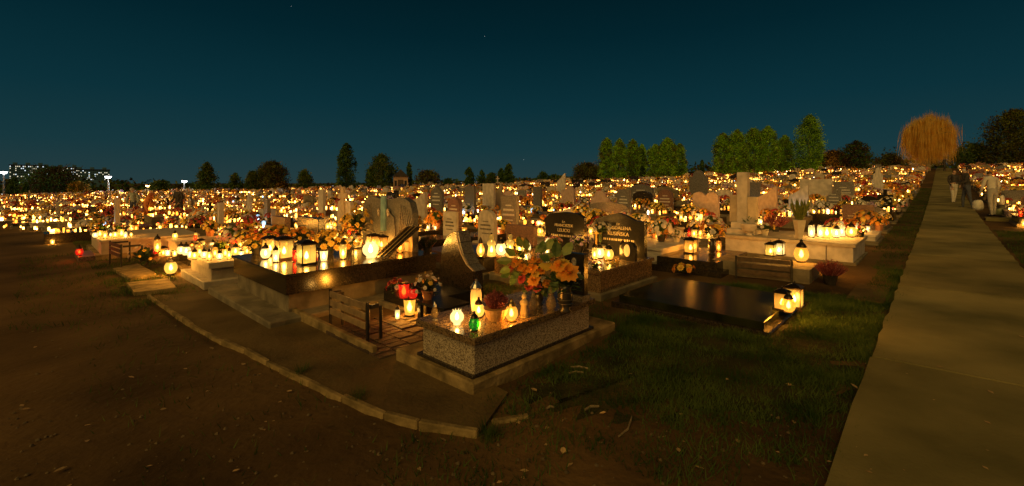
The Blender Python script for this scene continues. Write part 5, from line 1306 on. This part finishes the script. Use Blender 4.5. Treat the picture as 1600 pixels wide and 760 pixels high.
# ================================================================== BUILDINGS AND LAMPS
def block(px0, px1, ptop, Y, storeys, cols, label, seed):
    rs = random.Random(seed); p = AT((px0+px1)/2, Y); Wd = (px1-px0)*Y/F; H = CH-(ptop-HY)*Y/F-p.z
    th = -math.asin(p.x/math.hypot(p.x, p.y)); Wd *= math.cos(th); e = empty('apartment_building', p, th)
    ubox('wall', e, -Wd/2, Wd/2, 0, 12, -3, H, 'plaster_hazed', .1)
    ubox('roof', e, -Wd/2-.3, Wd/2+.3, -.3, 12.3, H+.001, H+.6, 'roof_dark', .1)
    for k in range(3): ubox('stair_tower', e, Wd*(-.35+.35*k)-1.2, Wd*(-.35+.35*k)+1.2, 3, 7, H+.601, H+2.2, 'plaster_hazed', .1)
    mw = MB(); mw.add(boxv(-.5, .5, -.06, .02, -.5, .5), BOXF)
    wm = {k: mw.mesh('window', k) for k in ('window_dark', 'window_lit', 'window_lit_cool')}
    fh = H/storeys; cw = Wd/cols; lit = [0]
    for i in range(storeys):
        if i < storeys*.35: continue
        for j in range(cols):
            t = rs.random(); k = 'window_lit' if t < .24 else 'window_lit_cool' if t < .36 else 'window_dark'
            ob('window', wm[k], e, (-Wd/2+(j+.5)*cw, -.03, (i+.5)*fh), (0, 0, 0), (cw*.48, 1, fh*.42))
    tag(e, label, 'building')
block(15, 72, 259, 330, 11, 20, 'leftmost apartment block with lit windows on the skyline', 1)
block(63, 126, 262, 350, 11, 20, 'middle apartment block with lit windows behind the broad dark tree', 2)
block(116, 172, 266, 340, 10, 18, 'apartment block with lit windows left of the lamp post', 3)
def lamp(px, ptop, Y, label, mat='lamp_white', arm=True):
    p = AT(px, Y); H = CH-(ptop-HY)*Y/F-p.z; e = empty('street_lamp', p); m = MB()
    tube(m, [(0, 0, -.2), (0, 0, H)], [.16, .08], 8); ob('pole', m.mesh('pole', 'metal_silver'), e)
    ubox('base', e, -.22, .22, -.22, .22, -.2, .5, 'metal_dark', .02)
    ubox('lamp_head', e, -.35, .35, -.25, .25, H, H+.14, 'metal_dark', .03)
    m = MB(); lathe(m, [(.0, -.10), (.2, -.06), (.26, 0)], 10); ob('lamp_glass', m.mesh('lamp_glass', mat), e, (0, 0, H-.001), (0, 0, 0), (1.5, 1.5, 3.2))
    tag(e, label, 'lamp')
lamp(6, 269, 68, 'white street lamp at the left edge, left of the apartment blocks')
lamp(169, 276, 66, 'white street lamp right of the apartment blocks')
lamp(288, 283, 74, 'white street lamp left of the cone-shaped conifer')
lamp(231, 290, 90, 'low orange sodium lamp among the far trees', 'lamp_sodium')
def chapel():
    p = AT(626, 58); e = empty('chapel', p, R(12)); s = 58/F
    ubox('wall', e, -11*s, 11*s, 0, 3, -.3, 1.9, 'plaster_warm', .02)
    m = MB(); prism(m, [(-12*s, 1.9), (12*s, 1.9), (0, 1.9+.95)], -.2, 3.2); o = ob('roof', m.mesh('roof', 'roof_dark'), e, (0, 0, 0), (0, 0, R(90))); o.location = (0, 0, .002)
    ubox('door', e, -.35, .35, -.04, .02, -.2, 1.5, 'wood_dark', .01)
    for sx in (-.62, .62): ubox('window', e, sx-.14, sx+.14, -.03, .02, .7, 1.4, 'window_dark', .01)
    tag(e, 'small chapel with dark pitched roof beside the broad pointed conifer', 'building')
chapel()
for i, (px, py) in enumerate(((757, 57), (818, 250), (455, 10))):
    Y = 900; m = MB(); lathe(m, [(0, -.4), (.4, 0), (0, .4)], 6)
    tag(ob('star', m.mesh('star', 'star_light'), None, ((px-800)/F*Y, Y, CH+(HY-py)/F*Y)), ('faint star high above the field', 'faint star low over the mid-field cypresses', 'faint star near the top edge of the sky')[i], 'star', 'stars')

# ================================================================== PEOPLE
def person(p, rz, H, jacket, trousers, hairm, label, bend=0., arms=((.26, .05, 1.15), (.24, .22, .98)), stride=.12, coat=False, hat=None):
    """one skinned body; local +y is forward"""
    J = {}; k = H/1.74
    def rotb(q):   # bend the upper body forward about the hip
        x, y, z = q; dy, dz = y, z-.96; c, s = math.cos(bend), math.sin(bend); return (x, dy*c + dz*s, .96 - dy*s + dz*c)
    V, E_, RR, cat = [], [], [], []
    def add(n, q, r_, par=None, c='j'):
        J[n] = len(V); V.append(Vector(q)*k); RR.append((r_*k, r_*k)); cat.append(c)
        if par is not None: E_.append((J[par], J[n]))
    add('pelvis', (0, 0, .96), .145, None, 't' if not coat else 'j'); add('waist', rotb((0, .01, 1.10)), .135, 'pelvis'); add('chest', rotb((0, .02, 1.30)), .155, 'waist'); add('upper', rotb((0, 0, 1.43)), .11, 'chest')
    add('neck', rotb((0, .01, 1.52)), .055, 'upper', 's'); add('jaw', rotb((0, .04, 1.585)), .072, 'neck', 's'); add('skull', rotb((0, .02, 1.66)), .092, 'jaw', 'h'); add('crown', rotb((0, .005, 1.72)), .066, 'skull', 'h'); add('nose', rotb((0, .115, 1.63)), .018, 'skull', 's')
    for sx, nm in ((-1, 'l'), (1, 'r')):
        add('sh'+nm, rotb((sx*.19, 0, 1.41)), .075, 'upper'); el, wr = arms
        add('el'+nm, rotb((sx*el[0], el[1], el[2])), .056, 'sh'+nm); add('wr'+nm, rotb((sx*wr[0], wr[1], wr[2])), .036, 'el'+nm)
        d = (Vector(wr)-Vector(el)).normalized(); pw = Vector((sx*wr[0], wr[1], wr[2])); dv = Vector((sx*d.x, d.y, d.z))
        add('pa'+nm, rotb(pw+dv*.06), .034, 'wr'+nm, 's')
        for f_ in range(4):
            o = Vector((0, (f_-1.5)*.02, 0)); L = (.075, .088, .083, .065)[f_]
            add('f%d%s' % (f_, nm), rotb(pw+dv*.10+o), .0105, 'pa'+nm, 's'); add('g%d%s' % (f_, nm), rotb(pw+dv*(.10+L)+o+Vector((-sx*.02, .005, 0))), .008, 'f%d%s' % (f_, nm), 's')
        add('th'+nm, rotb(pw+dv*.07+Vector((-sx*.02, .05, 0))), .011, 'pa'+nm, 's')
        st = stride*sx
        add('hip'+nm, (sx*.095, 0, .90), .105, 'pelvis', 't' if not coat else 'j'); add('kn'+nm, (sx*.11, st*.6+.02, .50), .068, 'hip'+nm, 't' if not coat else 'j'); add('an'+nm, (sx*.115, st-.02, .09), .045, 'kn'+nm, 't'); add('he'+nm, (sx*.115, st-.03, .045), .045, 'an'+nm, 'o'); add('to'+nm, (sx*.13, st+.14, .035), .036, 'he'+nm, 'o')
    me = bpy.data.meshes.new('person'); me.from_pydata(V, E_, [])
    tmp = bpy.data.objects.new('tmp_person', me); COL.objects.link(tmp)
    md = tmp.modifiers.new('skin', 'SKIN'); md.use_smooth_shade = True
    sv = me.skin_vertices[0].data
    for i, q in enumerate(sv): q.radius = RR[i]; q.use_root = (i == 0)
    tmp.modifiers.new('sub', 'SUBSURF').levels = 1; tmp.modifiers['sub'].render_levels = 1
    dg = bpy.context.evaluated_depsgraph_get(); dg.update()
    bm_ = bpy.data.meshes.new_from_object(tmp.evaluated_get(dg)); bpy.data.objects.remove(tmp)
    bm_.name = 'person'; bm_.materials.clear()
    mats = {'j': jacket, 't': trousers, 's': 'skin', 'h': hairm, 'o': 'shoe'}; order = list(mats)
    for c in order: bm_.materials.append(M[mats[c]])
    VV = np.array([tuple(v) for v in V]); cc = np.array([order.index(c) for c in cat])
    ctr = np.zeros(len(bm_.polygons)*3); bm_.polygons.foreach_get('center', ctr); ctr = ctr.reshape(-1, 3)
    RRr = np.array([r_[0] for r_ in RR]); dist = np.linalg.norm(ctr[:, None]-VV[None], axis=2)-RRr[None]*.8
    near_ = dist.argmin(1); mi = cc[near_]
    # face side of the head is skin
    sk = J['skull']; fwd = Vector(rotb((0, 1, .96)))-Vector(rotb((0, 0, .96))); hd = np.isin(near_, (J['skull'], J['jaw'])); ff = ((ctr-VV[sk]) @ np.array(fwd)) > .045*k
    mi = np.where(hd & ff, order.index('s'), mi)
    bm_.polygons.foreach_set('material_index', mi.astype(np.int32)); bm_.polygons.foreach_set('use_smooth', [True]*len(bm_.polygons)); bm_.update()
    o = ob('person', bm_, None, p, (0, 0, rz)); tag(o, label, 'person')
    if hat:
        q = Vector(rotb((0, .012, 1.685)))*k; m = MB(); lathe(m, [(.104*k, -.02), (.108*k, .0), (.10*k, .05), (.06*k, .09), (0, .10)], 14); ob('cap', m.mesh('cap', hat), o, q, (-bend, 0, 0))
    return o
def height_from(px, ptop, pfoot): pass
p = G(1511, 326); person(p, R(60), 1.80*1.0, 'cloth_dark', 'cloth_jean', 'hair_grey', 'person in a dark coat holding papers on the path', bend=.10, arms=((.25, .08, 1.14), (.16, .32, 1.12)), hat=None)
p = G(1551, 338); person(p, R(-10), 1.72, 'cloth_pale', 'cloth_grey', 'hair', 'person in pale jacket and grey trousers seen from behind, carrying a bag', bend=.16, arms=((.27, .05, 1.13), (.24, .22, .92)), stride=.10)
p = G(1476, 293); person(p, R(20), 1.72, 'cloth_dark', 'cloth_dark', 'hair', 'person in dark clothes farther along the path, left of the pale coat', stride=.16)
p = G(1490, 300); person(p, R(170), 1.66, 'cloth_dark', 'cloth_pale', 'hair', 'person in dark jacket and white trousers farther along the path', arms=((.25, .03, 1.15), (.20, .12, .95)))
p = G(1483, 289); person(p, R(10), 1.70, 'cloth_brown', 'cloth_dark', 'hair', 'small distant person at the end of the path')
p = AT(209, 24, 0); person(p, R(-160), 1.66, 'cloth_green', 'cloth_jean', 'hair_grey', 'person in grey-green jacket beside the orange jacket', bend=.28, hat='cloth_grey')
p = AT(228, 23, 0); person(p, R(-70), 1.7, 'cloth_orange', 'cloth_orange', 'hair', 'person in bright orange jacket bending over a grave', bend=.5, coat=True, arms=((.22, .1, 1.12), (.16, .30, 1.05)))
p = AT(280, 22.5, 0); person(p, R(170), 1.68, 'cloth_dark', 'cloth_brown', 'hair', 'person in dark brown coat standing right of the orange jacket', bend=.1, coat=True)
def bag(p, w_, d_, h_, mat, label, handles=True, name='carrier_bag'):
    e = empty(name, p, R(25)); m = MB(); n = 12
    v = []; 
    for t, s in ((0, .9), (.3, 1.05), (.7, 1.0), (1, .86)):
        for i in range(n):
            a = 2*math.pi*i/n; ca, sa = math.cos(a), math.sin(a); q = 1/max(abs(ca), abs(sa))**.7
            v.append((w_/2*s*ca*q*(1+.05*math.sin(5*a+t*4)), d_/2*s*sa*q, h_*t+(.03*math.sin(a*2) if t == 1 else 0)))
    f = [(k_*n+i, k_*n+(i+1) % n, k_*n+n+(i+1) % n, k_*n+n+i) for k_ in range(3) for i in range(n)] + [tuple(range(n-1, -1, -1)), tuple(3*n+i for i in range(n))]
    m.add(v, f); ob('body', m.mesh('body', mat, True), e)
    if handles:
        for sy in (-.3, .3):
            m = MB(); tube(m, [(-w_*.25, d_*sy, h_*.95), (-w_*.2, d_*sy, h_*1.3), (w_*.2, d_*sy, h_*1.3), (w_*.25, d_*sy, h_*.95)], .012, 5); ob('handle', m.mesh('handle', 'cloth_dark'), e)
    tag(e, label, 'bag')
p = G(1528, 329); bag(p, .46, .28, .42, 'plastic_white', 'white carrier bag with dark handles standing between the two people')
p = G(1563, 337); bag(p, .42, .28, .26, 'plastic_green', 'pale green round bag on the ground by the pale-dressed person', False)
pp = G(1551, 338); bag((pp.x+.33, pp.y-.02, pp.z+.42), .24, .12, .34, 'plastic_white', 'white bag hanging from the hand of the pale-dressed person')
# low slab on the right of the path
p = G(1572, 345); e = empty('paving_slab', p, UA); ubox('slab', e, -.35, .35, -.7, .5, -.06, .09, 'concrete', .01); tag(e, 'low flat slab right of the path near the bags', 'slab')
for i, (uu, vv) in enumerate(((13.5, -2.4), (16.6, -2.5), (17.0, -4.2))):
    e = grave('tomb', ('low dark grave kerb nearest the right edge by the path', 'low grave right of the path before the bags', 'low grey grave beyond the right verge')[i], uu, vv)
    ubox('plinth', e, -1, 1, -.6, .6, -.1, .10, 'concrete_grey', .01); ubox('slab', e, -.9, .9, -.5, .5, .10, .26, 'granite_dark', .01)

# ================================================================== GRASS AND LITTER
def grass():
    rs = np.random.RandomState(2); X = []
    def patch(u0, u1, v0, v1, dens):
        n = int((u1-u0)*(v1-v0)*dens); u = rs.uniform(u0, u1, n); v = rs.uniform(v0, v1, n)
        keep = np.ones(n, bool)
        for a, b, c, d in FOOT[:24]: 
            if (a, b) == (5.2, 7.6): keep &= ~((u > 5.3) & (u < 7.2) & (v > 1.25) & (v < 3.35))
            elif a == 2.3 and c == 2.5: keep &= ~((u > 2.36) & (u < 4.56) & (v > 2.66) & (v < 3.8))
            else: keep &= ~((u > a+.1) & (u < b-.1) & (v > c+.1) & (v < d-.1))
        X.append(np.stack([u[keep], v[keep]], 1))
    patch(4.5, 7.8, .48, 2.7, 9000); patch(3.0, 4.6, .6, 2.6, 6500); patch(2.4, 3.0, .8, 2.6, 1800); patch(7.2, 10.6, .48, 1.5, 2600); patch(4.6, 5.6, 2.6, 5.6, 2200)
    patch(10.6, 45, .44, 1.1, 800); patch(2.4, 10.6, .40, .62, 2600); patch(4, 12, -1.15, -.98, 1200); patch(9, 19, -2.6, -1.1, 1200); patch(1.4, 2.6, 1.6, 2.6, 900)
    patch(.9, 2.0, 8.3, 26, 1000); patch(-.2, 1.2, 8, 17, 260); patch(.3, 1.6, 2.2, 8, 110); patch(4.6, 5.5, 5.6, 20, 500)
    U = np.concatenate(X); n = len(U)
    # patchy growth
    g = np.sin(U[:, 0]*3.1+1.3*np.sin(U[:, 1]*2.3))*np.sin(U[:, 1]*2.7+1.1*np.sin(U[:, 0]*1.9)) + .5*np.sin(U[:, 0]*9+U[:, 1]*7)
    keep = (g + rs.normal(0, .5, n)) > -.55; U = U[keep]; n = len(U)
    x = U[:, 0]*UX-U[:, 1]*UY; y = U[:, 0]*UY+U[:, 1]*UX
    z = np.array([gz(a, b) for a, b in zip(x, y)])-.012
    h = rs.uniform(.03, .085, n)*(1+.3*np.sin(U[:, 0]*4)*np.sin(U[:, 1]*5)); a = rs.uniform(0, 6.283, n); w_ = rs.uniform(.003, .006, n); ln = rs.normal(0, .5, (n, 2))*h[:, None]
    P0 = np.stack([x-np.cos(a)*w_, y-np.sin(a)*w_, z], 1); P1 = np.stack([x+np.cos(a)*w_, y+np.sin(a)*w_, z], 1); P2 = np.stack([x+ln[:, 0], y+ln[:, 1], z+h], 1)
    v = np.stack([P0, P1, P2], 1).reshape(-1, 3)
    me = bpy.data.meshes.new('grass'); me.vertices.add(3*n); me.vertices.foreach_set('co', v.ravel().astype(np.float32)); me.loops.add(3*n); me.loops.foreach_set('vertex_index', np.arange(3*n, dtype=np.int32))
    me.polygons.add(n); me.polygons.foreach_set('loop_start', np.arange(0, 3*n, 3, dtype=np.int32)); me.polygons.foreach_set('loop_total', np.full(n, 3, np.int32)); me.materials.append(M['grass_blade']); me.update(); me.validate()
    tag(ob('grass', me), 'short patchy grass around the graves and along the path', 'grass', kind='stuff')
grass()
def tuft(px, py, label):
    p = G(px, py); rs = random.Random(px); m = MB()
    for i in range(140):
        a = rs.uniform(0, 6.28); r_ = rs.uniform(0, .07); L = rs.uniform(.05, .14); d = Vector((math.cos(a)*rs.uniform(.1, .8), math.sin(a)*rs.uniform(.1, .8), 1))*L; q = Vector((r_*math.cos(a), r_*math.sin(a), -.01)); s = Vector((-math.sin(a), math.cos(a), 0))*.003
        m.add([q-s, q+s, q+d], [(0, 1, 2)])
    tag(ob('grass_tuft', m.mesh('grass_tuft', 'grass_blade'), None, p), label, 'plant')
tuft(764, 684, 'shaggy grass tuft at the end of the kerb'); tuft(560, 628, 'small grass tuft leaning over the kerb middle'); tuft(470, 588, 'grass tuft on the sandy strip behind the kerb')
def scatter(name, n, region, mat, size, label, cat, flat, seed):
    rs = np.random.RandomState(seed); V = []; Fs = []; o = 0
    base = np.array([(1, 0, 0), (.3, .9, 0), (-.8, .6, 0), (-.8, -.6, 0), (.3, -.9, 0), (.5, .1, .8), (-.4, .2, .9), (-.2, -.5, .7)]) if not flat else np.array([(1, 0, .05), (.2, .5, .2), (-.9, .1, .08), (.1, -.5, .15)])
    fc = [(0, 1, 5), (1, 6, 5), (1, 2, 6), (2, 3, 6), (3, 7, 6), (3, 4, 7), (4, 0, 5, 7), (5, 6, 7)] if not flat else [(0, 1, 2), (0, 2, 3)]
    m = MB(); k = 0
    while k < n:
        px, py = rs.uniform(region[0], region[2]), region[1]+(region[3]-region[1])*rs.uniform()**.8; p = G(px, py); u, v = UV(p.x, p.y); k += 1
        if any(a-.05 < u < b+.05 and c-.05 < v < d+.05 for a, b, c, d in FOOT) or -1.1 < v < .52 and not flat: continue
        s = size*rs.uniform(.4, 1.3)**1.5; a = rs.uniform(0, 6.28); ca, sa = math.cos(a), math.sin(a)
        dz = .06 if -1.05 < v < .48 else .0
        m.add([(p.x+s*(ca*x-sa*y), p.y+s*(sa*x+ca*y), p.z+dz+s*z*.8-.002) for x, y, z in base*rs.uniform(.8, 1.2, (len(base), 1))], fc)
    tag(ob(name, m.mesh(name, mat)), label, cat, kind='stuff')
scatter('pebbles', 900, (0, 395, 1330, 770), 'pebble', .012, 'pebbles and clods scattered over the bare ground', 'gravel', False, 3)
scatter('leaf_litter', 130, (0, 390, 1600, 770), 'dry_leaf', .022, 'bits of dead leaf strewn over ground, grass and path', 'leaves', True, 4)
def litter():
    rs = random.Random(12)
    p = G(970, 682); m = MB(); tube(m, [(-.02, -.02, .01), (.06, .05, .02), (.11, .16, .03), (.13, .22, .02)], [.006, .007, .006, .004], 5); tag(ob('stick', m.mesh('stick', 'twig'), None, p), 'bent dry stick lying on the dark ground', 'stick')
    for i, (px, py, a, L, lab) in enumerate(((925, 640, .4, .12, 'short pale stick piece near the bent stick'), (905, 577, -.2, .16, 'flat pale stick beside the terrazzo plinth'), (900, 585, .1, .14, 'second flat pale stick beside the plinth'), (860, 640, .3, .06, 'tiny pale twig on the dark grass'))):
        p = G(px, py); m = MB(); tube(m, [(-L/2, 0, .01), (0, .01, .018), (L/2, 0, .012)], [.010, .012, .008], 5); tag(ob('stick', m.mesh('stick', 'twig'), None, p, (0, 0, a)), lab, 'stick')
    m = MB(); cbox(m, -.14, .14, -.03, .03, -.05, .018, .012); p = G(798, 656); tag(ob('kerb_fragment', m.mesh('kerb_fragment', 'kerb_concrete'), None, p, (0, 0, R(18))), 'broken kerb piece half sunk in the grass beside the kerb end', 'stone')
    lm = MB(); leaf_poly(lm, Vector((-.5, 0, .12)), Vector((1, 0, .05)), Vector((0, 0, 1)), 1, .3); me = lm.mesh('fallen_leaf', 'dry_leaf')
    spots = [(55, 543), (137, 665), (136, 690), (94, 735), (369, 736), (452, 612), (692, 688), (834, 610), (942, 646), (1064, 648), (1136, 593), (1234, 602), (1153, 690), (1060, 704), (1334, 604), (330, 545), (380, 570), (255, 640), (205, 590), (40, 640), (1240, 660), (880, 705), (985, 585)]
    for i, (px, py) in enumerate(sorted(spots)):
        p = G(px, py, .012 if px < 1330 else .06); s = rs.uniform(.04, .075)
        tag(ob('fallen_leaf', me, None, p, (rs.uniform(-.3, .3), rs.uniform(-.3, .3), rs.uniform(0, 6)), (s, s, s)), 'pale dry leaf on the ground, %s leaf counted from the left' % ordn(i), 'leaf', 'fallen leaves on the ground')
litter()
